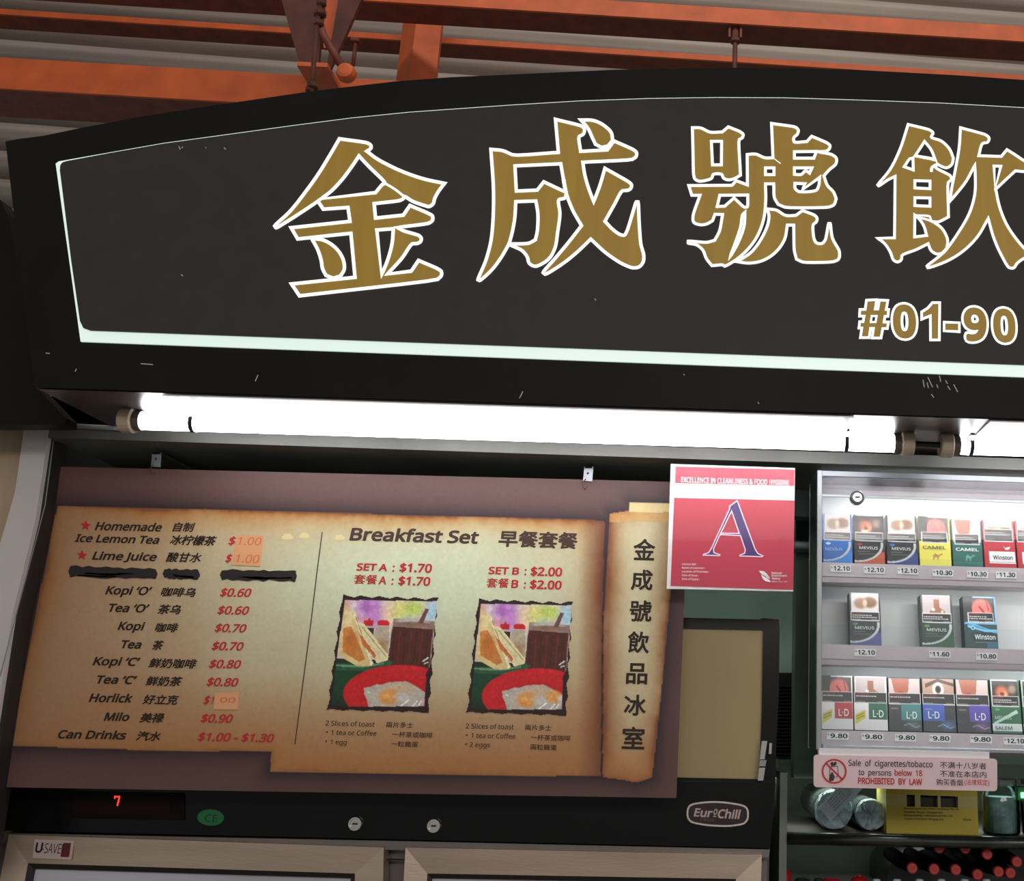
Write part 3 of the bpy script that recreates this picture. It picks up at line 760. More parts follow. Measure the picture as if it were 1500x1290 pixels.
T('Ice Lemon Tea', 109, 793.6, 232.8, 796.8, 11.8); T('冰柠檬茶', 248, 797.8, 316, 799.8, 15)
T('Lime Juice', 134.4, 819.6, 229, 821.8, 12.2); T('酸甘水', 242.4, 823, 294, 824, 14.6)
T('Kopi ‘O’', 153.8, 870.4, 221.8, 871.8, 12.4); T('咖啡乌', 234.6, 873.4, 286, 874.6, 14)
T('Tea ‘O’', 158.4, 896, 217.8, 897.2, 12.2); T('茶乌', 230.4, 899.2, 264.2, 899.9, 14.4)
T('Kopi', 172, 922.6, 211.4, 923.4, 12.4); T('咖啡', 226.2, 925.6, 260.4, 926.2, 13.8)
T('Tea', 177, 949.4, 206.6, 950, 12.2); T('茶', 222.4, 951.8, 238.6, 952.1, 14.4)
T('Kopi ‘C’', 135.4, 974.2, 204.4, 975.4, 12.4); T('鲜奶咖啡', 217, 977.8, 287.4, 979.4, 14.4)
T('Tea ‘C’', 140.8, 1001, 199.6, 1002, 12.2); T('鲜奶茶', 212.5, 1004.2, 265.8, 1005.2, 14.4)
T('Horlick', 129.6, 1028, 193.4, 1029, 12.6); T('好立克', 208, 1031.2, 260.8, 1032.2, 14.4)
T('Milo', 151.7, 1055.4, 188.8, 1056, 12.2); T('美禄', 203.8, 1058, 239.2, 1058.6, 14.6)
T('Can Drinks', 84.2, 1081.2, 184.4, 1083, 12.4); T('汽水', 199, 1084.6, 234.2, 1085.2, 14)
R_ = REDINK
for s, x0, y0, x1, y1 in (('$', 333.8, 798.2, 344.8, 798.4), ('$', 329.6, 823.8, 339.2, 824), ('$0.60', 321.6, 873.6, 367.4, 874.4), ('$0.60', 317.8, 899.6, 364.2, 900.4), ('$0.70', 313.9, 925.6, 360.2, 926.4), ('$0.70', 309.4, 952, 356, 952.8),
                          ('$0.80', 305.6, 978.2, 352.2, 979), ('$0.80', 301.8, 1004.6, 348.4, 1005.4), ('$', 297.6, 1031.2, 306.6, 1031.4), ('$0.90', 293.4, 1057.8, 340.4, 1058.6), ('$1.00 - $1.30', 289, 1085, 400.8, 1087)):
    T(s, x0, y0, x1, y1, 12.4, R_, 0.026, nm='price')
T('1', 308.5, 1031.2, 313, 1031.2, 11, R_, 0.0, nm='price')
T('Breakfast Set', 511.4, 791.4, 700.8, 796.4, 18.8, INK2, 0.03, 0.12)
T('早餐套餐', 729.4, 800.6, 845.4, 804.4, 24.6, INK2, 0.03, 0.04)
for s, x0, y0, x1, y1, H, b in (('SET A', 521.7, 835.4, 566.7, 836.6, 10.8, .03), (':', 574.6, 837.4, 577.6, 837.4, 12, .03), ('$1.70', 584.8, 837.6, 632.2, 838.8, 13, .03), ('套餐', 518, 855.2, 552, 856, 14.4, .012), ('A', 554, 855.8, 565.4, 856, 12, .03), (':', 573, 856.6, 576, 856.6, 12, .03), ('$1.70', 583, 856.8, 629.8, 858, 13, .03),
                               ('SET B', 715, 840.6, 760, 841.8, 10.8, .03), (':', 768, 842.6, 771, 842.6, 12, .03), ('$2.00', 776.8, 843, 823.2, 844.2, 13, .03), ('套餐', 712.4, 860.4, 745, 861.2, 14.4, .012), ('B', 748.5, 861, 758.8, 861.2, 12, .03), (':', 767, 862, 770, 862, 12, .03), ('$2.00', 775.8, 862.2, 822.5, 863.4, 13, .03)):
    T(s, x0, y0, x1, y1, H, R_, b, 0.05, nm='price')
for s, x0, y0, x1, y1, H, b in (('2 Slices of toast', 476.5, 1062.4, 548.5, 1064.2, 7.2, .008), ('兩片多士', 565.3, 1065.2, 604.8, 1066.2, 8.6, .012), ('•', 477, 1075.4, 480, 1075.5, 7, 0), ('1 tea or Coffee', 484.8, 1076, 551.2, 1077.4, 7.2, .008), ('一杯茶或咖啡', 574, 1079.4, 633.3, 1081, 8.6, .012), ('•', 476, 1089, 479, 1089, 7, 0), ('1 egg', 483.5, 1089.8, 507.5, 1090.4, 7, .008), ('一粒雞蛋', 572.5, 1093.4, 612, 1094.4, 8.6, .012),
                               ('2 Slices of toast', 682, 1066.6, 752.3, 1068, 7.2, .008), ('兩片多士', 768.8, 1069.4, 807.5, 1070.2, 8.6, .012), ('•', 682, 1080, 685, 1080, 7, 0), ('1 tea or Coffee', 690, 1080.4, 755, 1081.8, 7.2, .008), ('一杯茶或咖啡', 777.3, 1084, 835.5, 1085.4, 8.6, .012), ('•', 681, 1093, 684, 1093, 7, 0), ('2 eggs', 687.7, 1093.6, 717.6, 1094.4, 7, .008), ('兩粒雞蛋', 776.5, 1098, 815.2, 1099, 8.6, .012)):
    T(s, x0, y0, x1, y1, H, INK2, b, 0.0)
for ch, x0, x1, yb, H in (('金', 927, 959.3, 820, 31.5), ('成', 923.7, 955.5, 864, 30.5), ('號', 921.6, 954, 910, 31.5), ('飲', 918.7, 950.3, 956, 32), ('品', 916.6, 947.8, 1001.5, 31), ('冰', 913.3, 945.6, 1047.5, 31), ('室', 910.3, 943.6, 1096.5, 33)):
    T(ch, x0, yb, x1, yb + 0.9, H, INK, 0.022, 0.0)
g = Geo(); ribbon(g, tx, [(472, 779), (464, 840), (455, 915), (445, 990), (432, 1090)], 1.5, False); g.build('divider_line', INK2, menu)
# marker scribbles
def scribble(x0, x1, y0, y1, sl, seed):
    r = np.random.default_rng(seed); g = Geo(); n = int((x1 - x0) / 9)
    mid = (y0 + y1) / 2; hh = (y1 - y0) / 2
    up_ = [(x0 + (x1 - x0) * i / 14, mid + sl * i / 14 - hh * (0.80 + 0.45 * r.random())) for i in range(15)]
    lo = [(x1 - (x1 - x0) * i / 14, mid + sl * (14 - i) / 14 + hh * (0.80 + 0.45 * r.random())) for i in range(15)]
    g.flat([hits(tx.off(0.0002), [(x0 - 3, mid)] + up_ + [(x1 + 3, mid + sl)] + lo)])
    for k in range(9):
        a = r.random() * 0.6; b = a + 0.3 + 0.3 * r.random()
        ya = mid + (r.random() * 2 - 1) * hh
        ribbon(g, tx.off(0.0003), [(x0 + (x1 - x0) * a, ya + sl * a), (x0 + (x1 - x0) * (a + b) / 2, ya + (r.random() - .5) * 2 + sl * (a + b) / 2), (min(x1 + 4, x0 + (x1 - x0) * b), ya + (r.random() - .5) * 4 + sl * b)], 2.2, False)
    g.build('marker_scribble', MARKER, menu, label='black marker scribble crossing out a line')
scribble(103, 228, 829, 844, 4, 1); scribble(241, 290, 833, 847, 1, 2); scribble(325, 432, 834, 849, 2, 3)
ptc = tx.off(0.0004)
def patch(p, texts):
    a = Geo().prism([hits(ptc, p)], (0, 0.0003, 0)).build('price_patch', PATCH, menu, label='faded orange paper patch with a handwritten price')
    for s, x0, y0, x1, y1, H in texts:
        text('handwriting', ptc.off(0.0002), s, x0, y0, x1, y1, H, PENCIL, a, -0.004, 0.15)
patch([(347.5, 783), (386.5, 784.3), (381, 829.6), (338.5, 827)], [('1.00', 348, 797.5, 382, 798.5, 11), ('1.00', 345, 823.4, 379, 824.4, 11.5)])
patch([(315.2, 1014.4), (350.4, 1013), (348, 1038.8), (313, 1038.6)], [('00', 322, 1028.5, 344, 1029, 7.5)])
g = Geo()
for (x, y, w) in ((421, 786, 8), (446, 784, 7), (497, 787, 7)):
    g.flat([hits(tx, [(x + w * math.cos(a) * (1 + .25 * math.sin(3 * a + x)), y + w * 0.7 * math.sin(a) * (1 + .2 * math.cos(2 * a + x))) for a in np.linspace(0, 2 * math.pi, 14, endpoint=False)])])
g.build('glue_mark', mat('pale_glue_stain', (222, 205, 150), 0.4), menu)

# breakfast pictures, painted in unit coordinates of their own frame
def breakfast(corners, two):
    W_, H_ = 150, 172
    c = Cv(W_, H_, (48, 30, 30))
    # torn frame edge
    torn = [(0.02, 0.0)] + [(0.02 + 0.96 * k / 16, 0.006 + 0.010 * ((k * 7) % 3)) for k in range(1, 16)] + [(1.0, 0.0)] + [(0.992 - 0.012 * ((k * 5) % 3), k / 18) for k in range(1, 18)] + [(0.985, 0.995)] + [(0.985 - k / 16, 0.985 + 0.006 * ((k * 5) % 3)) for k in range(1, 16)] + [(0.0, 1.0)] + [(0.004 + 0.010 * ((k * 7) % 3), 1 - k / 18) for k in range(1, 18)]
    c.m = c.inp(torn)
    pic = [(0.05, 0.055), (0.985, 0.04), (0.97, 0.20), (0.965, 0.45), (0.955, 0.60), (0.925, 0.66), (0.935, 0.94), (0.20, 0.96), (0.04, 0.95)]
    ip = c.inp(pic)
    s = Cv(W_, H_, (225, 222, 205)); s.a[:] = (214, 205, 200)
    for (x, y, rx, ry, q, o_) in ((0.06, 0.12, 0.10, 0.10, (215, 150, 110), .9), (0.17, 0.13, 0.13, 0.12, (232, 214, 226), .9), (0.30, 0.10, 0.16, 0.14, (176, 104, 190), .9), (0.38, 0.2, 0.14, 0.12, (200, 130, 205), .8), (0.22, 0.24, 0.12, 0.08, (226, 140, 170), .7), (0.50, 0.15, 0.1, 0.18, (240, 205, 175), .8),
                                 (0.62, 0.14, 0.14, 0.16, (224, 222, 120), .85), (0.76, 0.11, 0.14, 0.10, (190, 214, 96), .9), (0.68, 0.22, 0.12, 0.07, (150, 205, 175), .6), (0.93, 0.14, 0.10, 0.16, (168, 208, 224), .9), (0.33, 0.07, 0.05, 0.05, (210, 150, 215), .8)):
        s.ell(x, y, rx, ry, q, 0.7, o_)
    s.rect(0, 0.56, 1, 1, (36, 48, 34)); s.ell(0.12, 0.75, 0.3, 0.2, (30, 70, 44), 0.6); s.rect(0.5, 0.3, 1, 0.62, (60, 40, 34), 0.0)
    # sauce and pepper bottles
    s.poly([(0.27, 0.29), (0.37, 0.29), (0.375, 0.42), (0.27, 0.42)], (58, 44, 40)); s.poly([(0.26, 0.27), (0.265, 0.225), (0.30, 0.222), (0.315, 0.20), (0.33, 0.222), (0.36, 0.225), (0.362, 0.27)], (196, 34, 42))
    s.poly([(0.40, 0.27), (0.515, 0.27), (0.53, 0.36), (0.535, 0.52), (0.40, 0.50), (0.375, 0.36)], (186, 172, 146)); s.ell(0.46, 0.46, 0.08, 0.10, (176, 130, 86), 0.6, .8); s.poly([(0.405, 0.268), (0.40, 0.235), (0.42, 0.22), (0.50, 0.22), (0.52, 0.24), (0.52, 0.268)], (208, 40, 44))
    # coffee glass
    s.poly([(0.555, 0.20), (0.97, 0.215), (0.955, 0.62), (0.54, 0.60), (0.545, 0.40)], (150, 120, 108)); s.poly([(0.552, 0.27), (0.955, 0.285), (0.945, 0.63), (0.54, 0.61)], (84, 42, 32))
    s.ell(0.75, 0.22, 0.20, 0.03, (190, 186, 176), 0.4); s.ell(0.76, 0.245, 0.19, 0.025, (140, 108, 92), 0.4)
    for k in range(7): s.line([(0.58 + k * 0.055, 0.31), (0.58 + k * 0.053, 0.58)], 0.016, (112, 62, 44) if k % 2 else (62, 30, 26), 0.45)
    s.poly([(0.80, 0.235), (0.865, 0.105), (0.90, 0.11), (0.85, 0.24)], (108, 74, 72)); s.line([(0.885, 0.56), (0.93, 0.53)], 0.012, (225, 225, 220)); s.line([(0.90, 0.58), (0.93, 0.57)], 0.010, (225, 225, 220))
    # green plate, toast
    s.poly([(0.05, 0.60), (0.45, 0.60), (0.55, 0.56), (0.60, 0.58), (0.48, 0.66), (0.05, 0.655)], (48, 92, 62)); s.line([(0.05, 0.618), (0.30, 0.622), (0.50, 0.59)], 0.014, (120, 165, 130), .8)
    s.poly([(0.06, 0.10), (0.16, 0.17), (0.23, 0.30), (0.30, 0.45), (0.41, 0.595), (0.36, 0.62), (0.24, 0.615), (0.05, 0.53), (0.05, 0.48)], (226, 200, 140))
    s.poly([(0.07, 0.30), (0.14, 0.28), (0.24, 0.42), (0.32, 0.56), (0.26, 0.58), (0.09, 0.50)], (208, 134, 66)); s.ell(0.17, 0.42, 0.09, 0.12, (196, 110, 44), 0.7, .7); s.ell(0.12, 0.2, 0.06, 0.10, (238, 222, 170), 0.7, .8)
    s.line([(0.16, 0.17), (0.24, 0.32), (0.33, 0.47), (0.385, 0.60)], 0.022, (240, 226, 180)); s.line([(0.18, 0.20), (0.27, 0.37), (0.35, 0.50)], 0.008, (150, 140, 84))
    s.poly([(0.20, 0.245), (0.27, 0.255), (0.44, 0.42), (0.545, 0.53), (0.53, 0.565), (0.44, 0.59), (0.40, 0.55), (0.33, 0.44)], (230, 216, 168)); s.poly([(0.225, 0.33), (0.30, 0.40), (0.42, 0.52), (0.41, 0.555), (0.36, 0.50), (0.28, 0.44)], (204, 112, 56))
    s.line([(0.25, 0.28), (0.40, 0.42), (0.52, 0.53)], 0.010, (176, 172, 116))
    # red plate and eggs
    s.ell(0.70, 0.84, 0.56, 0.245, (204, 38, 42), 0.02); s.ell(0.72, 0.87, 0.46, 0.19, (190, 32, 38), 0.3, .7)
    eg = [(0.34, 0.80), (0.40, 0.79), (0.46, 0.765), (0.50, 0.77), (0.58, 0.745), (0.68, 0.74), (0.74, 0.735), (0.80, 0.76), (0.87, 0.79), (0.93, 0.825), (0.93, 0.96), (0.40, 0.96), (0.38, 0.90), (0.345, 0.85)]
    s.poly(eg, (196, 186, 172)); s.ell(0.68, 0.80, 0.20, 0.07, (208, 176, 134), 0.8, .8)
    s.ell(0.585, 0.87, 0.115, 0.078, (226, 158, 84), 0.35); s.ell(0.70, 0.87, 0.10, 0.055, (216, 214, 210), 0.8, .8); s.ell(0.56, 0.86, 0.05, 0.035, (240, 182, 110), 0.8)
    if two: s.ell(0.85, 0.835, 0.10, 0.065, (228, 166, 96), 0.35); s.ell(0.92, 0.85, 0.04, 0.04, (226, 224, 218), 0.6)
    for (a, b) in (((0.70, 0.95), (0.78, 0.89)), ((0.82, 0.945), (0.86, 0.90)), ((0.88, 0.93), (0.90, 0.90)), ((0.38, 0.83), (0.40, 0.84))): s.line([a, b], 0.012, (246, 246, 244))
    s.a = s.a * (1 + s.noise(0.035, 60, 2) + s.noise(0.03, 25, 6))[..., None]
    c.a = np.where(ip[..., None], s.a, c.a)
    fn = quadfn(hits(tx, corners))
    c.build('breakfast_picture', fn, PRINT, menu, label='printed picture of toast, black coffee and ' + ('two soft eggs' if two else 'one soft egg') + ' on a red plate')
breakfast([(499, 869), (644.5, 874), (631, 1045), (477, 1041)], False)
breakfast([(698, 874.6), (841.5, 880), (832.5, 1049.5), (681.5, 1045)], True)

# hanging straps of the board
def strap(x, y, lab):
    p = PL(YM - 0.004)
    root = thing('hanging_strap', lab, 'bracket', tuple(p.hit(x, y + 24)), 'straps holding the menu board')
    hole = [(x + 1 + 1.6 * math.cos(a), y + 10 + 1.6 * math.sin(a)) for a in np.linspace(0, 2 * math.pi, 8, endpoint=False)]
    Geo().prism([hits(p, [(x - 4, y), (x + 9, y + 0.6), (x + 7.5, y + 22), (x - 6, y + 21)]), hits(p, hole)], (0, 0.002, 0)).build('plate', ALU, root)
    a = p.hit(x + 2, y + 1); Geo().box((a.x - 0.006, a.y, a.z - 0.002), (a.x + 0.006, 1.80, a.z + 0.001)).build('arm', mat('dark_strap_arm', (46, 48, 46), 0.6), root)
    Geo().tube(hits(PL(YM - 0.006), [(x - 2, y + 18), (x - 7, y + 24), (x - 5, y + 31), (x - 1, y + 33), (x, y + 29)]), 0.0009, 6).build('hook', RUST, root)
strap(227, 662, 'small pierced metal strap at the upper left of the menu board')
strap(860, 683, 'small pierced metal strap at the upper right of the menu board')

# ------------------------------------------------------------------ hygiene certificate
pc = PL(1.60)
cert = thing('hygiene_certificate', 'red and white hygiene grade certificate with a big purple A in a clear holder', 'certificate', tuple(pc.hit(1070, 864)))
slab('holder_plate', pc, [(982.7, 679.4), (1164.5, 685.5), (1161.8, 866), (976.5, 862)], 0.003, WHITE, cert)
cr_ = mat('crimson_print', (184, 46, 70), 0.5); pcx = pc.off(0.0004)
def C6(p): return [(970 + x / 6.143, 670 + y / 6.143) for x, y in p]
Geo().flat([hits(pcx, C6([(120, 80), (1192, 108), (1190, 255), (115, 228)]))]).build('crimson_band', cr_, cert)
Geo().flat([hits(pcx, C6([(108, 362), (1190, 385), (1180, 1190), (75, 1155)]))]).build('crimson_field', cr_, cert)
pcy = pc.off(0.0008)
text('heading', pcy, 'EXCELLENCE IN CLEANLINESS & FOOD HYGIENE', 997.7, 706, 1156, 710.6, 7.6, WPRINT, cert, 0.006)
Ao = [(675, 388), (835, 820), (860, 862), (905, 884), (895, 892), (700, 885), (702, 876), (742, 860), (748, 830), (705, 702), (520, 692), (462, 820), (465, 855), (520, 874), (515, 882), (370, 878), (372, 870), (418, 855), (440, 822), (608, 458), (606, 438)]
Ah = [(625, 480), (694, 682), (526, 680)]
g = Geo().flat([hits(pcy, C6(Ao)), hits(pcy, C6(Ah))]); a = g.build('letter', mat('purple_print', (66, 40, 108), 0.45), cert)
g = Geo(); ribbon(g, pc.off(0.0011), C6(Ao), 1.7); ribbon(g, pc.off(0.0011), C6(Ah), 1.7); g.build('outline', mat('pale_pink_print', (236, 205, 222), 0.5), a)
for i, (s, w) in enumerate((('Licence Ref :', 135), ('Name of Licensee :', 205), ('Location of Premises :', 243), ('Date of Issue :', 150), ('Date of Expiry :', 158))):
    y = 966 + i * 33.5; q = C6([(178, y), (178 + w, y + 3)])
    text('small_print', pcy, s, *q[0], *q[1], 3.0, WPRINT, cert, 0.005)
for i, (s, w, h_) in enumerate((('National', 90, 3.2), ('Environment', 138, 3.2), ('Agency', 78, 3.2), ('Safeguard · Nurture · Cherish', 142, 1.5))):
    q = C6([(985, 1047 + i * 24), (985 + w, 1049 + i * 24)]); text('agency_name', pcy, s, *q[0], *q[1], h_, WPRINT, cert, 0.015)
g = Geo()
for p in ([(872, 1018), (915, 1024), (945, 1050), (968, 1082), (935, 1070), (900, 1050), (885, 1040)], [(890, 1050), (925, 1075), (975, 1112), (975, 1120), (925, 1108), (900, 1080)], [(930, 1066), (965, 1072), (968, 1090), (945, 1086)]):
    g.flat([hits(pcy, C6(smooth(p, thr=60)))])
g.build('emblem', WPRINT, cert)
Geo().prism([hits(pc.off(0.004), [(981.7, 678.4), (1165.5, 684.5), (1162.8, 867), (975.5, 863)])], (0, 0.0015, 0)).build('clear_cover', glassmat('thin_clear_cover', 0.05, (255, 255, 255), 0.1), cert)

# ------------------------------------------------------------------ upright display fridge with light box
YF = 1.74; pf = PL(YF)
xr = Xat(1130, 1200, YF); xl = Xat(-30, 1220, YF)
fr = thing('display_fridge', 'wide black two-door upright drinks fridge below the menu board', 'fridge', ((xl + xr) / 2, YF + 0.3, 0.0))
zb0 = Zat(560, 1229, YF); zb1 = Zat(1060, 1147, YF); zc1 = Zat(1100, 908, YF)
Geo().box((xl, YF + 0.03, 0.06), (xr, 2.40, zb0), 0.004).build('body', STEELD, fr)
Geo().prism([hits(pf, [(2, 1152), (-2, 1216), (600, 1229.5), (1128, 1242), (1136, 1152), (1136, 1146), (0, 1130)])], (0, 0.30, 0)).build('control_band', BLACKG, fr)
# light box canopy: black frame, rounded end, pale panel
yc = YF + 0.012; pcn = PL(yc)
Geo().prism([hits(pcn, [(-20, 880), (1112, 907), (1118, 905), (1141, 907), (1142, 925), (1141, 1010), (1137, 1100), (1136, 1150), (0, 1126)]), hits(pcn, [(30, 900), (1118, 922), (1116, 1040), (1112, 1141), (30, 1118)])], (0, 0.22, 0)).build('canopy_frame', BLACKG, fr)
Geo().prism([hits(PL(yc + 0.006), [(20, 895), (1122, 918), (1120, 1040), (1116, 1146), (20, 1122)])], (0, 0.01, 0)).build('light_panel', mat('cream_lightbox_panel', (184, 166, 118), 0.15, noise=0.05, nscale=3), fr, label='unlit cream light box panel')
px_ = PL(YF - 0.002)
for pts, mm in (([(1116, 1085), (1124, 1085), (1120, 1112), (1113, 1112)], CHROME), ([(1113, 1113), (1123, 1113), (1121, 1122), (1112, 1122)], ALU), ([(1112, 1124), (1121, 1124), (1118, 1143), (1110, 1143)], CHROME), ([(1127, 1088), (1131, 1088), (1130, 1104), (1126, 1104)], CHROME)):
    Geo().prism([hits(px_, pts)], (0, 0.006, 0)).build('latch', mm, fr)
Geo().prism([hits(px_, rrect(97, 1158, 270, 1198, 3, 0.02))], (0, 0.004, 0)).build('display_bezel', mat('dark_red_display_window', (20, 12, 12), 0.5, spec=0.1), fr)
pd = px_.off(0.0006)
a = Geo().prism([hits(pd, rrect(108, 1163, 250, 1190, 2, 0.02))], (0, 0.0004, 0)).build('display_window', mat('smoked_display', (30, 14, 14), 0.5, spec=0.1), fr)
g = Geo(); pd2 = pd.off(0.0005)
ribbon(g, pd2, [(168, 1169.5), (168.5, 1166.3), (175, 1166.8), (171.8, 1180)], 2.2, False)
g.build('red_digit', mat('lit_red_segment', (255, 40, 30), 0.4, emis=(255, 45, 30), estr=2.2), a, label='glowing red 7')
pe = pf.off(0.0006)
ov = lambda cx, cy, rx, ry: [(cx + rx * math.cos(t), cy + ry * math.sin(t) + 0.02 * rx * math.cos(t)) for t in np.linspace(0, 2 * math.pi, 28, endpoint=False)]
a = Geo().prism([hits(pe, ov(308.5, 1197, 19.6, 12))], (0, 0.0005, 0)).build('oval_sticker', mat('green_sticker', (22, 112, 62), 0.4), fr, label='green oval sticker with two letters')
text('sticker_letters', pe.off(0.0004), 'CE', 299.5, 1203, 318, 1203.5, 10.5, mat('dark_green_print', (8, 44, 24), 0.5), a, 0.0)
for x, y in ((521, 1206), (636, 1209)):
    c = pf.hit(x, y)
    a = Geo().lathe((c.x, c.y, c.z), [(0, 0.0112), (-0.003, 0.0112), (-0.005, 0.0098), (-0.005, 0.0075), (-0.0035, 0.0072)], 'y', 24).build('lock', CHROME, fr)
    Geo().box((c.x - 0.0035, c.y - 0.0052, c.z - 0.0012), (c.x + 0.0035, c.y - 0.0034, c.z + 0.0012)).build('keyhole', MARKER, a)
def E12(p): return [(1000 + x / 12.5, 1150 + y / 12.5) for x, y in p]
bo = E12(smooth([(98, 430), (130, 375), (190, 345), (400, 312), (650, 305), (900, 330), (1090, 368), (1160, 405), (1190, 460), (1185, 620), (1130, 690), (900, 738), (650, 740), (350, 712), (150, 660), (97, 590)], thr=60, short=90))
a = Geo().prism([hits(pe, bo)], (0, 0.0006, 0)).build('badge', mat('maroon_badge', (30, 12, 14), 0.35), fr, label='oval-cornered fridge maker badge')
g = Geo(); ribbon(g, pe.off(0.0004), bo, 2.6); g.build('badge_rim', mat('badge_white', (210, 198, 194), 0.5), a)
BW = mat('badge_letters', (196, 172, 166), 0.5)
q = E12([(200, 568), (545, 590)]); text('badge_lettering', pe.off(0.0005), 'Eur', *q[0], *q[1], 12.4, BW, a, 0.03, 0.2)
q = E12([(560, 535), (635, 540)]); text('badge_lettering', pe.off(0.0005), 'o', *q[0], *q[1], 11.0, BW, a, 0.02, 0.2)
g = Geo(); ribbon(g, pe.off(0.0005), E12([(560, 565), (612, 568)]), 1.6, False); g.build('badge_lettering', BW, a)
q = E12([(640, 600), (1062, 618)]); text('badge_lettering', pe.off(0.0005), 'Chill', *q[0], *q[1], 13.2, BW, a, 0.03, 0.2)
q = E12([(320, 640), (600, 655)]); text('badge_lettering', pe.off(0.0005), 'Classic', *q[0], *q[1], 4.2, mat('badge_script', (120, 84, 80), 0.5), a, 0.0, 0.5)

# stainless doors: mitred frame, gasket, glass
def door(o_, i_, g_, label):
    pdr = PL(YF - 0.012)
    root = fr
    O, I, G_ = hits(pdr, o_), hits(pdr.off(-0.004), i_), hits(pdr.off(-0.006), g_)
    names = ('top_rail', 'side_rail', 'bottom_rail', 'side_rail')
    dr = Geo().prism([hits(pdr.off(-0.012), g_)], (0, 0.004, 0)).build('door', mat('fridge_interior_glow', (190, 190, 200), 0.12, spec=0.8, noise=0.15, nscale=3, stretch=(1, 1, 6)), fr, label=label)
    for k in range(4):
        j = (k + 1) % 4
        if k == 2: pass
        d = Vector((0, 0.03, 0))
        q = [O[k], O[j], I[j], I[k]]
        Geo().add(q + [p + d for p in q], [(0, 1, 2, 3), (7, 6, 5, 4), (0, 4, 5, 1), (1, 5, 6, 2), (2, 6, 7, 3), (3, 7, 4, 0)]).build(names[k], STEEL, dr)
        q = [I[k], I[j], G_[j], G_[k]]
        Geo().add(q + [p + d * 0.3 for p in q], [(0, 1, 2, 3), (7, 6, 5, 4), (0, 4, 5, 1), (1, 5, 6, 2), (2, 6, 7, 3), (3, 7, 4, 0)]).build('gasket', MARKER, dr)
    # the miter joint seams
    g = Geo(); pz = pdr.off(0.0006)
    ribbon(g, pz, [o_[0], (o_[0][0] + (i_[0][0] - o_[0][0]) * .98, o_[0][1] + (i_[0][1] - o_[0][1]) * .98)], 1.2, False)
    return dr
door([(13, 1222), (562, 1241), (556, 1640), (-70, 1640)], [(41, 1264), (520, 1279), (512, 1600), (-20, 1600)], [(49, 1272), (514, 1286), (506, 1594), (-12, 1594)], 'left stainless framed glass door')
door([(594, 1241), (1116, 1252), (1104, 1640), (572, 1640)], [(626, 1279), (1078, 1287), (1068, 1600), (606, 1600)], [(632, 1286), (1071, 1294), (1062, 1594), (612, 1594)], 'right stainless framed glass door')
Geo().prism([hits(PL(YF + 0.0), [(-6, 1220), (600, 1232), (1128, 1244), (1126, 1256), (600, 1245), (-8, 1232)])], (0, 0.03, 0)).build('top_rail_strip', STEELD, fr)
Geo().prism([hits(PL(YF + 0.004), [(556, 1258), (598, 1259), (598, 1260.4), (556, 1259.4)])], (0, 0.01, 0)).build('seam', MARKER, fr)
pu = PL(YF - 0.0125)
a = Geo().prism([hits(pu, [(50.5, 1229), (109, 1231), (104, 1259), (47.5, 1256.5)])], (0, 0.001, 0)).build('plaque', mat('pale_plaque', (196, 178, 172), 0.45), fr, label='pale maker plaque on the left door')
text('plaque_lettering', pu.off(0.0004), 'U', 50.5, 1248.4, 61, 1248.8, 15, TAGB, a, 0.03)
text('plaque_lettering', pu.off(0.0004), '-SAVE', 60.5, 1249, 88, 1250, 14.5, mat('brown_print', (70, 46, 44), 0.5), a, 0.0)
Geo().flat([hits(pu.off(0.0004), [(91, 1237), (94, 1234), (104, 1234.5), (101, 1255), (88.5, 1254.6)])]).build('plaque_block', mat('maroon_block', (92, 26, 34), 0.5), a)

# ------------------------------------------------------------------ right of the fridge: dark post, vent, bracket
pk = PL(1.98)
o = Geo().prism([hits(pk, [(1167, 690), (1204, 690), (1200, 1140), (1163, 1140)])], (0, 0.06, 0)).build('trim_6', mat('dark_green_post', (66, 84, 75), 0.3, noise=0.15), kind='structure')
vent = thing('wall_vent', 'dark slatted vent grille on the wall between fridge and cigarette cabinet', 'vent', tuple(PL(2.46).hit(1155, 1130)))
Geo().prism([hits(PL(2.49), [(1100, 985), (1200, 985), (1196, 1160), (1096, 1160)])], (0, 0.03, 0)).build('backing', mat('vent_black', (22, 24, 23), 0.6), vent)
for k in range(26):
    y = 1004 + k * 5.2; A, B = PL(2.46).hit(1102, y), PL(2.46).hit(1196, y)
    Geo().add([A, B, B + Vector((0, 0.028, -0.008)), A + Vector((0, 0.028, -0.008)), A + Vector((0, 0, -0.002)), B + Vector((0, 0, -0.002)), B + Vector((0, 0.028, -0.010)), A + Vector((0, 0.028, -0.010))],
              [(0, 1, 2, 3), (7, 6, 5, 4), (0, 4, 5, 1), (1, 5, 6, 2), (2, 6, 7, 3), (3, 7, 4, 0)]).build('slat', mat('vent_slat', (34, 38, 36), 0.45), vent)
c1, c2 = PL(1.92).hit(1163, 790), PL(1.92).hit(1192, 803)
o = Geo().box((c1.x, 1.92, c2.z), (c2.x, 1.98, c1.z), 0.003).build('wall_bracket', ALU, base=(c1.x, 1.95, c2.z)); tag(o, 'pale metal bracket on the dark post beside the certificate', 'bracket')

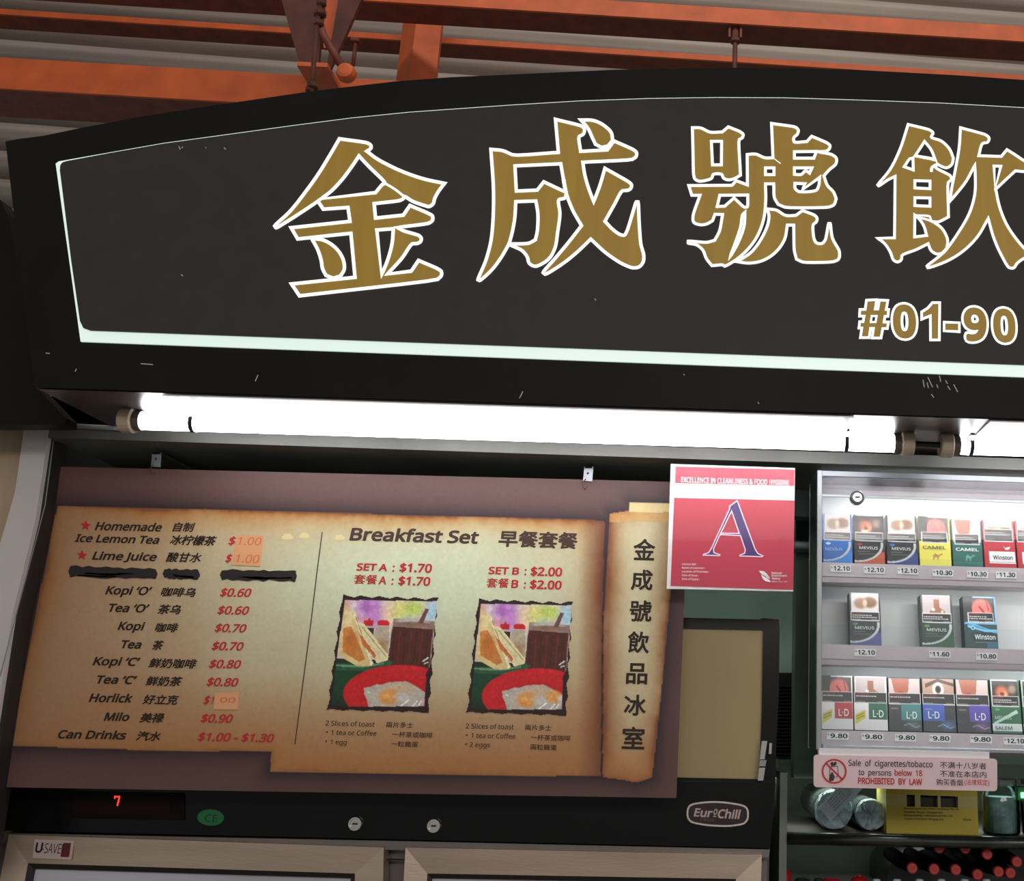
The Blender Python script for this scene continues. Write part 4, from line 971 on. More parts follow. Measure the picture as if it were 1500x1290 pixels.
# ------------------------------------------------------------------ cigarette cabinet
YC = 1.62; pcb = PL(YC)
x0, x1 = Xat(1196, 900, YC), Xat(1196, 900, YC) + 1.05
zt_, zb_ = Zat(1350, 694, YC), Zat(1196, 1098, YC)
cab = thing('cigarette_cabinet', 'wall cabinet with clear front, three shelves of cigarette packs and price tags', 'cabinet', ((x0 + x1) / 2, YC + 0.08, zb_))
D = 0.105; tw = 0.008; GT = 0.0
SIDEM = mat('dark_green_side', (40, 52, 47), 0.3)
ACRY = glassmat('milky_acrylic', 0.2, (236, 232, 238), 0.7)
Geo().box((x0, YC + D - 0.006, zb_), (x1, YC + D, zt_)).build('back_panel', WHITE, cab)
Geo().box((x0, YC, zb_), (x0 + tw, YC + D - 0.006, zt_), 0.002).build('side_panel', SIDEM, cab)
Geo().box((x0, YC - 0.003, zb_), (x0 + tw, YC - 0.0005, zt_), 0.001).build('front_edge', ALU, cab)
Geo().box((x1 - tw, YC, zb_), (x1, YC + D - 0.006, zt_), 0.002).build('side_panel', ALU, cab)
Geo().box((x0 + tw, YC + 0.02, zt_ - tw), (x1 - tw, YC + D - 0.006, zt_), 0.002).build('top_panel', CLEAR, cab)
Geo().box((x0 + tw, YC, zb_), (x1 - tw, YC + D - 0.006, zb_ + tw), 0.002).build('bottom_panel', ALU, cab)
Geo().box((x0 + tw, YC, zt_ - 0.008), (x1 - tw, YC + 0.014, zt_)).build('front_rail', ALU, cab)
Geo().box((x0 + tw, YC + 0.001, zt_ - 0.036), (x1 - tw, YC + 0.007, zt_ - 0.008)).build('front_rail', ACRY, cab)
Geo().box((x0 + tw, YC + 0.004, zt_ - 0.040), (x1 - tw, YC + 0.010, zt_ - 0.036)).build('front_rail', ALU, cab)
yg0, yg1 = YC + 0.001, YC + 0.001 + (zt_ - 0.036 - zb_ - tw) * math.tan(math.radians(GT))
Geo().add([(x, y + t, z) for t in (0, 0.002) for x, y, z in ((x0 + tw, yg0, zb_ + tw), (x1 - tw, yg0, zb_ + tw), (x1 - tw, yg1, zt_ - 0.036), (x0 + tw, yg1, zt_ - 0.036))],
          [(0, 1, 2, 3), (7, 6, 5, 4), (0, 4, 5, 1), (1, 5, 6, 2), (2, 6, 7, 3), (3, 7, 4, 0)]).build('glass_front', glassmat('cabinet_glass', 0.0, (253, 255, 255), 0.4), cab)
d_ = bpy.data.lights.new('cabinet_fill_light', 'AREA'); d_.shape = 'RECTANGLE'; d_.size, d_.size_y = 0.95, 0.02; d_.energy = 1.2; d_.color = (0.93, 1.0, 0.99)  # unseen fill added inside the top to brighten the back panel
l_ = bpy.data.objects.new('cabinet_fill_light', d_); COL.objects.link(l_); l_.location = ((x0 + x1) / 2, YC + 0.030, zt_ - 0.014); l_.rotation_euler = (math.radians(14), 0, 0)
c = PL(YC + 0.006).hit(1255, 729.5)
a = Geo().lathe((c.x, c.y, c.z), [(0.004, 0.0112), (-0.006, 0.0112), (-0.008, 0.0102), (-0.008, 0.0088), (-0.006, 0.0082)], 'y', 26).build('lock', mat('black_lock_ring', (26, 32, 30), 0.3), cab)
Geo().lathe((c.x, c.y, c.z), [(-0.004, 0.0080), (-0.0075, 0.0078), (-0.0082, 0.007)], 'y', 24).build('lock_face', CHROME, a)
Geo().box((c.x - 0.004, c.y - 0.0092, c.z - 0.0014), (c.x + 0.004, c.y - 0.0080, c.z + 0.0014)).build('keyhole', MARKER, a)
# shelves; packs lean back a little on them
YK = 1.655
TILT = 7.0
rows_ = {1: (827.5, 1205, 835.0, 1490), 2: (946.5, 1245, 953, 1463), 3: (1070, 1203, 1077.5, 1498)}
SHELFM = mat('white_shelf', (206, 192, 198), 0.4)
def shelfz(k):
    ya, xa_, yb_, xb_ = rows_[k]
    return (Zat(xa_, ya, YK) + Zat(xb_, yb_, YK)) / 2
SZ = {k: shelfz(k) for k in (1, 2, 3)}
for k in (1, 2, 3):
    z = SZ[k]
    sh = Geo().box((x0 + tw, YK - 0.014, z - 0.004), (x1 - tw, YC + D - 0.006, z - 0.0006)).build('shelf', CLEAR, cab)
    Geo().box((x0 + tw, YK - 0.017, z - 0.020), (x1 - tw, YK - 0.014, z + 0.0015)).build('shelf_lip', SHELFM, sh)
    Geo().box((x0 + tw, YK - 0.0165, z - 0.030), (x1 - tw, YK + 0.02, z - 0.0205), 0.001).build('shelf_rail', mat('mauve_shelf_rail', (186, 172, 178), 0.35), sh)
    if k > 1:
        d_ = bpy.data.lights.new('shelf_fill_light', 'AREA'); d_.shape = 'RECTANGLE'; d_.size, d_.size_y = 0.95, 0.01; d_.energy = 0.38; d_.color = (0.95, 1.0, 0.99)  # added fill strip under the shelf above, brightens the lower rows
        l_ = bpy.data.objects.new('shelf_fill_light', d_); COL.objects.link(l_); l_.location = ((x0 + x1) / 2, YK - 0.022, SZ[k - 1] - 0.034); l_.rotation_euler = (math.radians(25), 0, 0)
    h = 0.012 if k == 1 else 0.032
    ang = 0.0
    yb2 = YK - 0.0120
    Geo().add([(x0 + tw, yb2, z), (x1 - tw, yb2, z), (x1 - tw, yb2 + h * math.sin(ang), z + h * math.cos(ang)), (x0 + tw, yb2 + h * math.sin(ang), z + h * math.cos(ang))] +
              [(x0 + tw, yb2 + 0.002, z), (x1 - tw, yb2 + 0.002, z), (x1 - tw, yb2 + 0.002 + h * math.sin(ang), z + h * math.cos(ang)), (x0 + tw, yb2 + 0.002 + h * math.sin(ang), z + h * math.cos(ang))],
              [(0, 1, 2, 3), (7, 6, 5, 4), (0, 4, 5, 1), (1, 5, 6, 2), (2, 6, 7, 3), (3, 7, 4, 0)]).build('clear_riser', CLEAR, sh)

def warn(c, kind):
    """upper picture and warning band of a pack, in unit coordinates"""
    sk, dk_ = (196, 140, 116), (46, 28, 26)
    if kind == 'feet': c.rect(.06, .02, .94, .36, (206, 192, 190)); c.ell(.36, .20, .26, .13, (150, 112, 90), .4); c.ell(.66, .18, .28, .13, (128, 84, 62), .4); c.ell(.5, .2, .1, .1, (206, 176, 150), .5)
    if kind == 'mouth': c.rect(.06, .02, .94, .50, dk_); c.ell(.4, .24, .3, .16, (190, 100, 66), .5); c.ell(.45, .28, .18, .08, (226, 150, 110), .5); c.ell(.75, .18, .2, .12, (150, 120, 104), .6); c.ell(.35, .34, .16, .05, (232, 200, 180), .5); c.ell(.4, .27, .1, .05, (120, 30, 26), .5)
    if kind == 'torso': c.rect(.06, .02, .94, .48, (188, 168, 170)); c.poly([(.26, .50), (.28, .32), (.42, .24), (.42, .08), (.60, .08), (.60, .24), (.76, .30), (.82, .50)], (150, 92, 66)); c.ell(.4, .28, .07, .04, (240, 226, 220), .5); c.ell(.68, .32, .05, .04, (226, 196, 180), .5)
    if kind == 'face': c.rect(.04, .02, .96, .48, (70, 50, 52)); c.ell(.55, .28, .38, .26, (206, 106, 100), .25); c.poly([(.0, .0), (.3, .0), (.24, .5), (.0, .5)], (50, 44, 46)); c.line([(.5, .2), (.62, .3)], .05, (150, 40, 44)); c.line([(.72, .1), (.78, .26)], .04, (170, 60, 60))
    if kind == 'neck': c.rect(.03, .02, .97, .48, (200, 178, 174)); c.poly([(.10, .02), (.66, .02), (.62, .26), (.5, .44), (.3, .4), (.18, .26)], (168, 92, 70)); c.ell(.38, .34, .14, .1, (150, 50, 40), .5); c.poly([(.5, .44), (.66, .3), (.9, .48), (.5, .48)], (190, 140, 120))
    if kind == 'eye': c.rect(.03, .02, .97, .48, (176, 138, 118)); c.poly([(.1, .12), (.5, .02), (.97, .1), (.97, .16), (.5, .08), (.1, .2)], (84, 50, 40)); c.ell(.5, .22, .19, .14, (236, 226, 222), .15); c.ell(.5, .22, .10, .08, (70, 40, 34), .2); c.ell(.5, .22, .04, .03, (16, 12, 12), .3); c.ell(.5, .40, .3, .05, (214, 184, 164), .6)
def band(c, y0, y1, n=2, x0=.06, x1=.94):
    c.rect(x0 - .02, y0 - .012, x1 + .02, y1 + .02, (206, 204, 206)); c.rect(x0, y0, x1, y1, (30, 22, 24)); c.rect(x0, y0, x0 + (x1 - x0) * .45, y0 + .035, (96, 22, 26))
    for k in range(n):
        yy = y0 + .055 + k * .038
        r = np.random.default_rng(k + int(y0 * 100)); xx = x0 + .03
        while xx < x0 + (x1 - x0) * (.9 if k % 2 else .7):
            w = .03 + .05 * r.random(); c.rect(xx, yy, xx + w, yy + .020, (208, 204, 204), .85); xx += w + .018
    c.rect(x0 + .03, y1 - .022, x0 + .3, y1 - .010, (190, 186, 186), .7); c.rect(x1 - .25, y1 - .022, x1 - .04, y1 - .010, (190, 186, 186), .7)

PW = 0.0545
pack_n = 0
def pack(row, px0, px1, pyt, pyb, side, paint, texts, label, dz=0.0):
    """front face on the leaning pack plane; corners from its own width and height"""
    global pack_n
    z = SZ[row]
    a0 = Xat(px0, pyb, YK); a1 = Xat(px1, pyb, YK)
    Hh = Zat((px0 + px1) / 2, pyt, YK + 0.008) - z
    Hh = max(0.06, Hh / math.cos(math.radians(TILT)))
    ang = math.radians(TILT); T_ = 0.022
    upv = Vector((0, math.sin(ang), math.cos(ang))); nb = Vector((0, math.cos(ang), -math.sin(ang)))
    B0 = Vector((a0 + 0.0006, YK, z + nb.z * -T_ * 1.0 * 1.0)) ; B1 = Vector((a1 - 0.0006, YK, B0.z))
    root = thing('cigarette_pack', label, 'cigarette pack', tuple((B0 + B1) / 2), {1: 'cigarette packs on the top shelf', 2: 'cigarette packs on the middle shelf', 3: 'cigarette packs on the bottom shelf'}[row])
    q = [B0, B1, B1 + upv * Hh, B0 + upv * Hh]
    # carton with a flip-top seam
    gb = Geo(); cut = 0.26
    qm0, qm1 = B0 + upv * Hh * (1 - cut), B1 + upv * Hh * (1 - cut)
    def pr(lo0, lo1, hi1, hi0):
        vv = [lo0, lo1, hi1, hi0]; return vv + [p + nb * T_ for p in vv], [(0, 1, 2, 3), (7, 6, 5, 4), (0, 4, 5, 1), (1, 5, 6, 2), (2, 6, 7, 3), (3, 7, 4, 0)]
    sm_ = mat('pack_side_%d_%d_%d' % side, side, 0.35)
    gb.add(*pr(B0, B1, qm1 - upv * .0003, qm0 - upv * .0003)); gb.build('carton', sm_, root)
    gb = Geo(); gb.add(*pr(qm0, qm1, q[2], q[3])); gb.build('flip_lid', sm_, root)
    c = Cv(62, 104, side); paint(c)
    e = -nb * 0.0003
    w_in = 0.0002
    cs = [q[3] + e, q[2] + e, q[1] + e, q[0] + e]
    fn = quadfn(cs)
    face = c.build('front_print', fn, PRINTG, root)
    for s, u0, u1, v, hh, col_, bold, shv in texts:
        g = Geo(); vv, ff = tgeo(s, bold); vv = vv.copy(); vv[:, 0] -= vv[:, 0].min(); vv[:, 0] /= vv[:, 0].max()
        hv, _ = tgeo('H', bold); vv[:, 1] = (vv[:, 1] - hv[:, 1].min()) / (hv[:, 1].max() - hv[:, 1].min())
        X = vv[:, 0] + shv * vv[:, 1]
        g.add([fn(u0 + (u1 - u0) * float(x), v - hh * float(y)) - nb * (0.0004 + float(w_)) for x, y, w_ in zip(X, vv[:, 1], vv[:, 2])], ff)
        g.build('brand_lettering', mat('print_%d_%d_%d' % col_, col_, 0.45), face)
    pack_n += 1
def tag_price(x0_, y0_, x1_, y1_, txt, row):
    p = PL(YK - 0.0185)
    a = Geo().prism([hits(p, [(x0_, y0_), (x1_, y0_ + 0.9), (x1_, y1_ + 0.9), (x0_, y1_)])], (0, 0.0008, 0)).build('price_tag', TAGW, cab)
    w = x1_ - x0_; pz = p.off(0.0004)
    g = Geo(); write(g, pz, '$', x0_ + 1.2, y0_ + 4.6, x0_ + 3.6, y0_ + 4.7, 3.0, 0.0); write(g, pz, txt, x0_ + 5.2, y1_ - 2.0, x1_ - 1.6, y1_ - 1.4, 6.6, 0.026); g.build('price_digits', TAGB, a)

W3 = (232, 232, 232)
def mev(base, sw, pic, tint):
    def f(c):
        c.a[:] = base; c.rect(.05, .0, .95, .52, (200, 200, 204)); warn(c, pic); band(c, .37 if pic != 'torso' else .36, .52)
        c.ell(.06, .93, .95, .40, base, .02); d = np.hypot((c.X - .1) / .82, (c.Y - .60) / .34)
        c.blend((np.abs(d - 1) < .05) * (c.Y > .56) * 1.0, (190, 190, 194)); c.blend((d > 1.05) * (c.Y > .56) * (c.Y > .75) * .9, sw); c.ell(.18, .60, .10, .03, tint, .3)
        c.rect(.1, .735, .5, .75, (140, 140, 140), .5); c.rect(.12, .785, .7, .80, (120, 120, 120), .5)
    return f
def camel(base, ink, pic):
    def f(c):
        c.a[:] = base; c.rect(.08, .0, .92, .52, (200, 200, 204)); warn(c, pic); band(c, .33, .52, 2, .10, .90)
        # small animal silhouette, plain line
        c.ell(.52, .79, .12, .03, ink, .3); c.ell(.50, .765, .035, .03, ink, .3)
        for x in (.44, .47, .57, .60): c.line([(x, .80), (x - .01, .87)], .02, ink)
        c.line([(.62, .79), (.68, .755), (.72, .76)], .03, ink); c.rect(.0, .885, 1, .93, tuple(int(q * .8 + 40) for q in base), .5)
    return f
def winred(c):
    c.a[:] = (176, 26, 40); c.rect(.05, .0, .95, .44, (214, 214, 216)); warn(c, 'feet'); c.rect(.06, .0, .94, .14, (232, 234, 236)); band(c, .20, .43)
    c.rect(.16, .66, .98, .87, (238, 236, 236)); c.line([(.16, .89), (.98, .89)], .02, (238, 236, 236)); c.poly([(.62, .54), (.68, .58), (.84, .55), (.80, .60), (.70, .62)], (244, 242, 242))
mevt = lambda tint: [('MEVIUS', .16, .78, .70, .055, (212, 212, 212), .01, .0)]
pack(1, 1205.4, 1249.4, 755, 826, (40, 96, 178), mev((40, 100, 184), (60, 124, 204), 'feet', (200, 220, 240)), [('MEVIUS', .08, .66, .74, .055, (170, 200, 232), .0, 0)], 'light blue cigarette pack, leftmost on the top shelf')
pack(1, 1251.6, 1297, 756, 828, (28, 32, 34), mev((44, 38, 38), (206, 84, 50), 'mouth', (170, 40, 44)), mevt(0), 'black cigarette pack with an orange swoosh on the top shelf')
pack(1, 1299.6, 1345.6, 757, 829, (30, 40, 44), mev((40, 40, 44), (42, 66, 132), 'feet', (60, 110, 190)), mevt(0), 'black cigarette pack with a dark blue swoosh on the top shelf')
pack(1, 1347.6, 1394.6, 758.5, 831, (222, 200, 74), camel((226, 210, 84), (176, 130, 66), 'face'), [('CAMEL', .10, .86, .66, .065, (120, 108, 86), .03, 0)], 'yellow cigarette pack on the top shelf')
pack(1, 1396.6, 1441.2, 762, 832.5, (20, 66, 58), camel((24, 92, 82), (90, 150, 140), 'neck'), [('CAMEL', .10, .88, .67, .065, (216, 222, 220), .03, 0)], 'dark green cigarette pack on the top shelf')
WT = [('Winston', .27, .90, .82, .085, (34, 36, 50), .02, 0)]
pack(1, 1442.8, 1490, 764, 835, (160, 22, 36), winred, WT, 'red cigarette pack shown whole on the top shelf')
pack(1, 1491.6, 1538.5, 765, 836.5, (160, 22, 36), winred, WT, 'red cigarette pack cut by the right frame edge on the top shelf')
pack(2, 1245, 1292, 870.6, 947.5, (24, 26, 34), mev((44, 40, 46), (88, 80, 150), 'feet', (60, 120, 80)), mevt(0), 'dark pack with violet swoosh, alone at left of the middle shelf')
pack(2, 1350.8, 1398.6, 874, 950.6, (22, 44, 34), mev((32, 56, 44), (44, 84, 58), 'torso', (70, 140, 80)), mevt(0), 'dark green pack with bare-shouldered picture on the middle shelf')
def winblue(c):
    c.a[:] = (38, 62, 66); c.rect(.0, .0, 1, .54, (110, 170, 206)); c.line([(.02, .1), (.06, .3), (.02, .5)], .05, (40, 80, 100)); c.rect(.14, .01, .90, .50, (214, 212, 216)); warn(c, 'face'); band(c, .33, .49, 2, .15, .89)
    for k, cc in enumerate(((98, 172, 214), (60, 120, 160), (120, 190, 226))):
        c.line([(.12, .54 + k * .02), (.35, .56 + k * .03), (.6, .62 + k * .02), (1, .70 - k * .02)], .04, cc)
    c.ell(.26, .61, .08, .05, (150, 204, 232), .3); c.ell(.26, .61, .04, .025, (40, 90, 110), .3); c.rect(.25, .70, .98, .86, (34, 38, 44)); c.rect(.30, .875, .98, .885, (120, 130, 140)); c.rect(.66, .90, 1, 1, (50, 110, 140), .8)
pack(2, 1414, 1463.4, 876, 953, (26, 56, 62), winblue, [('Winston', .30, .93, .83, .095, (224, 228, 230), .02, 0)], 'teal and light blue pack at right of the middle shelf')
def ld(box, pic, base, sw=None, swc=None, bx=(.42, .99)):
    def f(c):
        c.a[:] = base; warn(c, pic); c.rect(.0, .0, .02, .5, (60, 40, 40)); band(c, .31, .49, 1, .03, .97)
        c.rect(bx[0], .50, bx[1], .80, box)
        if swc == 'y': c.poly([(.02, .72), (.34, .62), (.34, .78), (.02, .90)], (206, 186, 40)); c.line([(.06, .75), (.3, .68)], .02, (110, 96, 30)); c.line([(.06, .80), (.3, .73)], .02, (110, 96, 30))
        elif swc: c.ell(.75, .88, .30, .12, swc, .9, .6); c.line([(.45, .9), (.6, .86), (.8, .93), (.95, .9)], .012, (210, 210, 220), .7); c.rect(.08, .58, .28, .60, (150, 150, 150), .7)
    return f
pack(3, 1203.2, 1250.6, 992, 1071, (214, 204, 206), ld((176, 30, 42), 'face', (220, 212, 214), swc='y'), [('L·D', .54, .86, .75, .13, W3, .012, 0)], 'white cigarette pack with a red square, leftmost on the bottom shelf')
pack(3, 1251.6, 1301.4, 993, 1072, (214, 204, 206), ld((26, 92, 70), 'torso', (220, 212, 214), swc='y', bx=(.44, .99)), [('L·D', .56, .88, .76, .13, W3, .012, 0)], 'white cigarette pack with a green square on the bottom shelf')
pack(3, 1302.4, 1351.6, 994.4, 1073, (44, 40, 44), ld((60, 120, 122), 'neck', (48, 44, 48), swc=(120, 140, 150), bx=(.38, .99)), [('L·D', .54, .86, .77, .13, W3, .012, 0)], 'charcoal cigarette pack with a pale teal square on the bottom shelf')
pack(3, 1352.6, 1402, 995, 1074.5, (36, 44, 76), ld((56, 84, 170), 'eye', (44, 46, 56), swc=(90, 150, 220), bx=(.01, .66)), [('L·D', .16, .50, .76, .13, W3, .012, 0)], 'charcoal cigarette pack with a blue square and an eye picture')
pack(3, 1402.6, 1453, 996.5, 1076, (44, 36, 48), ld((86, 64, 160), 'neck', (46, 40, 48), swc=(180, 110, 200), bx=(.38, .99)), [('L·D', .54, .86, .77, .13, W3, .012, 0)], 'charcoal cigarette pack with a violet square on the bottom shelf')
def salem(c):
    c.a[:] = (36, 92, 62); c.rect(.03, .0, .95, .50, (206, 204, 206)); warn(c, 'mouth'); band(c, .32, .49, 2)
    c.poly([(.06, .80), (.86, .56), (.9, .62), (.08, .84)], (176, 206, 186)); c.rect(.0, .82, 1, .96, (206, 210, 208)); c.ell(.2, .56, .1, .03, (70, 150, 90), .3)
SLT = [('MEVIUS', .10, .66, .74, .06, (212, 216, 212), .0, 0), ('SALEM', .08, .66, .935, .065, (60, 70, 68), .01, 0)]
pack(3, 1454.4, 1498.6, 998, 1077, (24, 60, 44), salem, SLT, 'green cigarette pack with a white bar, at the right end of the bottom shelf')
pack(3, 1500, 1546, 999, 1078, (24, 60, 44), salem, SLT, 'green cigarette pack just cut off by the right edge of the photograph')
for x, y, w, s in ((1216, 827.6, 30.6, '12.10'), (1265.2, 829.8, 31, '12.10'), (1314.6, 831, 30.6, '12.10'), (1366, 834, 30.6, '10.30'), (1416.6, 836, 30.6, '10.30'), (1459, 837, 30, '11.30')):
    tag_price(x, y, x + w, y + 9.6, s, 1)
for x, y, w, s in ((1251.6, 950.2, 31.6, '12.10'), (1361, 952.8, 31.4, '11.60'), (1430, 956, 31, '10.80')):
    tag_price(x, y, x + w, y + 10, s, 2)
for x, y, w, s in ((1211.2, 1072.4, 32, '9.80'), (1262, 1073.8, 32, '9.80'), (1311, 1075, 31, '9.80'), (1361.4, 1076.2, 31, '9.80'), (1421.4, 1077.6, 31.6, '9.80'), (1470, 1080, 32, '12.10')):
    tag_price(x, y, x + w, y + 10, s, 3)

# age notice stuck along the cabinet's lower front edge
pno = PL(1.606)
no = thing('age_notice', 'pale pink notice with a no-smoking ring fixed under the cigarette cabinet', 'notice', tuple(pno.hit(1326, 1156)))
Geo().prism([hits(pno, rrect(1192, 1105, 1460.8, 1152.5, 5, 0.0225))], (0, 0.003, 0)).build('plate', mat('pale_pink_plastic', (228, 200, 202), 0.5), no)
Geo().box((Xat(1200, 1104, 1.606), 1.609, Zat(1300, 1106, 1.606) - 0.03), (Xat(1450, 1104, 1.606), 1.625, Zat(1300, 1098, 1.606))).build('backing_strip', WHITE, no)
pn1 = pno.off(0.0005); NR = mat('notice_red', (190, 36, 44), 0.5); NB = mat('notice_black', (40, 36, 40), 0.5); pn2 = pno.off(0.0009)
g = Geo(); ribbon(g, pn2, [(1221.9 + 17 * math.cos(t), 1129.4 + 17 * math.sin(t)) for t in np.linspace(0, 2 * math.pi, 36, endpoint=False)], 2.6); ribbon(g, pn2, [(1210.5, 1118), (1233.5, 1141)], 2.6, False); g.build('ban_ring', NR, no)
g = Geo()
for p in ([(1216, 1118), (1219, 1115), (1221, 1117), (1224, 1114.5), (1226, 1118), (1224, 1121), (1218, 1122)], [(1214, 1141), (1216, 1134), (1219, 1130), (1223, 1137), (1221, 1143), (1216, 1144)]): g.flat([hits(pn1, p)])
ribbon(g, pn1, [(1216, 1123), (1215, 1136)], 1.0, False); ribbon(g, pn1, [(1227, 1122), (1228, 1135), (1224, 1139)], 1.0, False); ribbon(g, pn1, [(1216, 1123), (1227, 1122)], 1.0, False)
g.build('hand_icon', NB, no)
for s, a_, b_, c_, d_, H, m_, bo_ in (('Sale  of  cigarettes/tobacco', 1242.9, 1121.4, 1366.3, 1123.8, 9, NB, .012), ('to  persons', 1257.6, 1135, 1305.8, 1136, 8.6, NB, .012), ('below  18', 1310.5, 1135.8, 1351, 1136.6, 8.8, NR, .02), ('PROHIBITED  BY  LAW', 1256.8, 1147.8, 1351, 1149.8, 9.4, NR, .03),
                                     ('不满十八岁者', 1377, 1125, 1445, 1126.6, 9.6, NB, .006), ('不准在本店内', 1377, 1137.6, 1445, 1139.2, 9.6, NB, .006), ('购买香烟', 1372, 1149.8, 1410.4, 1150.8, 9.6, NB, .006), ('(法律规定)', 1413, 1151, 1449.4, 1151.8, 10.4, NR, .004)):
    text('lettering', pn1, s, a_, b_, c_, d_, H, m_, no, bo_)

# ------------------------------------------------------------------ open chiller under the cabinet
YO = 1.80
cx0, cx1 = Xat(1142, 1200, YO), Xat(1142, 1200, YO) + 1.15
ctop = Zat(1142, 1131, YO); zs = Zat(1250, 1222, YO)
ch = thing('open_chiller', 'open-fronted steel chiller with a shelf, to the right of the black fridge', 'chiller', ((cx0 + cx1) / 2, YO + 0.3, 0.0))
CHI = mat('chiller_liner', (120, 128, 116), 0.35, metal=0.2, noise=0.2, nscale=5)
YB = 2.34
Geo().box((cx0, YB, 0.1), (cx1, YB + 0.05, ctop)).build('back_liner', CHI, ch)
Geo().box((cx0, YO, 0.1), (cx0 + 0.012, YB, ctop)).build('side_liner', CHI, ch)
Geo().box((cx1 - 0.012, YO, 0.1), (cx1, YB, ctop)).build('side_liner', CHI, ch)
Geo().box((cx0, YO, ctop), (cx1, YB + 0.05, ctop + 0.02)).build('top_panel', CLEAR, ch)
Geo().box((cx0, YO, 0.0), (cx1, YB + 0.05, 0.1)).build('base', BLACK, ch)
s_ = Geo().box((cx0 + 0.012, YO + 0.006, zs - 0.006), (cx1 - 0.012, YB, zs)).build('shelf', STEELD, ch)
Geo().tube([(cx0 + 0.012, YO + 0.004, zs - 0.008), (cx1 - 0.012, YO + 0.004, zs - 0.008)], 0.010, 12).build('shelf_nosing', mat('dark_polished_steel', (96, 100, 96), 0.22, metal=0.9, noise=0.4, nscale=6, stretch=(3, 1, 1)), s_, smooth=True)
z2 = Zat(1250, 1330, YO + 0.1)
s2 = Geo().box((cx0 + 0.012, YO + 0.006, z2 - 0.006), (cx1 - 0.012, YB, z2)).build('shelf', STEELD, ch)

for nm, loc, pw in (('chiller_fill_light', (cx0 + 0.30, YO + 0.10, ctop - 0.012), 0.8), ('chiller_fill_light', (cx0 + 0.16, YO + 0.42, zs - 0.02), 0.12)):  # unseen fill lights added to brighten the chiller interior
    d_ = bpy.data.lights.new(nm, 'AREA'); d_.shape = 'RECTANGLE'; d_.size, d_.size_y = 0.7, 0.03; d_.energy = pw; d_.color = (0.85, 1.0, 0.92)
    l_ = bpy.data.objects.new(nm, d_); COL.objects.link(l_); l_.location = loc
# wrapped cup stacks lying on their side
WRAP = mat('crinkled_clear_wrap', (176, 196, 202), 0.3, noise=0.3, nscale=30, bump=1.0, bscale=120)
def cups(px, py, rp, label, dark=False):
    Yc = YO + 0.045; c = PL(Yc).hit(px, py); r = rp / F * (Yc / math.cos(0.0)) * 1.0
    r = abs(PL(Yc).hit(px + rp, py).x - c.x)
    c.z = zs + r + 0.001
    root = thing('wrapped_cup_stack', label, 'cups', (c.x, c.y + 0.1, zs), 'wrapped cup stacks in the chiller')
    Geo().lathe((c.x, c.y, c.z), [(0.012, r), (0.10, r * 0.97), (0.26, r * 0.92)], 'y', 26).build('stack_body', mat('dim_grey_wrap', (70, 78, 76), 0.25), root, smooth=False)
    rr = np.random.default_rng(int(px)); n = 26; vs = [(c.x, c.y + 0.002, c.z)]
    for k, fr_ in enumerate((0.25, 0.5, 0.75, 0.92, 1.0)):
        for i in range(n):
            a = 2 * math.pi * i / n; rad = r * fr_ * (1 + (0.02 * rr.normal() if fr_ == 1 else 0))
            vs.append((c.x + rad * math.cos(a), c.y + (0.003 * rr.normal() if fr_ < 1 else 0.012), c.z + rad * math.sin(a)))
    fs = [(0, 1 + (i + 1) % n, 1 + i) for i in range(n)]
    for k in range(4):
        for i in range(n):
            j = (i + 1) % n; fs.append((1 + k * n + i, 1 + k * n + j, 1 + (k + 1) * n + j, 1 + (k + 1) * n + i))
    mk('crinkled_end', vs, fs, WRAP, root)
    return root, c, r
cups(1276, 1182, 22.5, 'plastic-wrapped cup stack touching the yellow carton')
w1, c1_, r1_ = cups(1222, 1176, 28, 'plastic-wrapped cup stack with a paper label, left one in the chiller')
pl_ = PL(YO + 0.03)
lb = [(1199.5, 1182.5), (1227, 1153), (1262, 1140), (1268, 1152), (1240, 1178), (1216.5, 1203)]
lb = [(1199.5, 1182.5), (1238, 1140), (1268, 1150), (1216.5, 1203)]
a = Geo().prism([hits(pl_, lb)], (0, 0.001, 0)).build('paper_label', mat('bluish_white_paper', (190, 208, 216), 0.4), w1)
for k in range(5):
    f0 = 0.22 + k * 0.15
    A_ = (1199.5 + (1216.5 - 1199.5) * f0 + 10, 1182.5 + (1203 - 1182.5) * f0 - 12); B_2 = (A_[0] + 26, A_[1] - 28)
    text('label_print', pl_.off(0.0005), ('Keep in a cool place', 'Food grade cups', 'Do not reuse cups', 'Handle with care', 'Made of plastic')[k], *A_, *B_2, 2.4, NB, a, 0.0)
# yellow carton
pyc = PL(YO + 0.02)
ct = thing('drink_carton', 'yellow cardboard drinks carton with three dark slots on the chiller shelf', 'box', tuple(pyc.hit(1366, 1207)))
YEL = mat('yellow_cardboard', (176, 158, 40), 0.5, noise=0.06, nscale=8)
YEL2 = mat('pale_yellow_cardboard', (168, 160, 92), 0.5)
zq = zs; A_ = pyc.hit(1298.5, 1206); B2 = pyc.hit(1433, 1207); zt2 = Zat(1366, 1137, YO + 0.02)
def XZ(u, v): return (A_.x + (B2.x - A_.x) * u, YO + 0.02, zs + 0.001 + (zt2 - zs) * v)
slots = [(0.225, .315, .62, .77), (.375, .565, .62, .77), (.595, .785, .62, .77)]
Geo().prism([[XZ(0, 0), XZ(1, 0), XZ(1, .46), XZ(0, .46)]], (0, 0.09, 0)).build('lower_panel', YEL, ct)
Geo().prism([[XZ(0, .67), XZ(1, .65), XZ(1, 1), XZ(0, 1)]], (0, 0.09, 0)).build('upper_panel', YEL, ct)
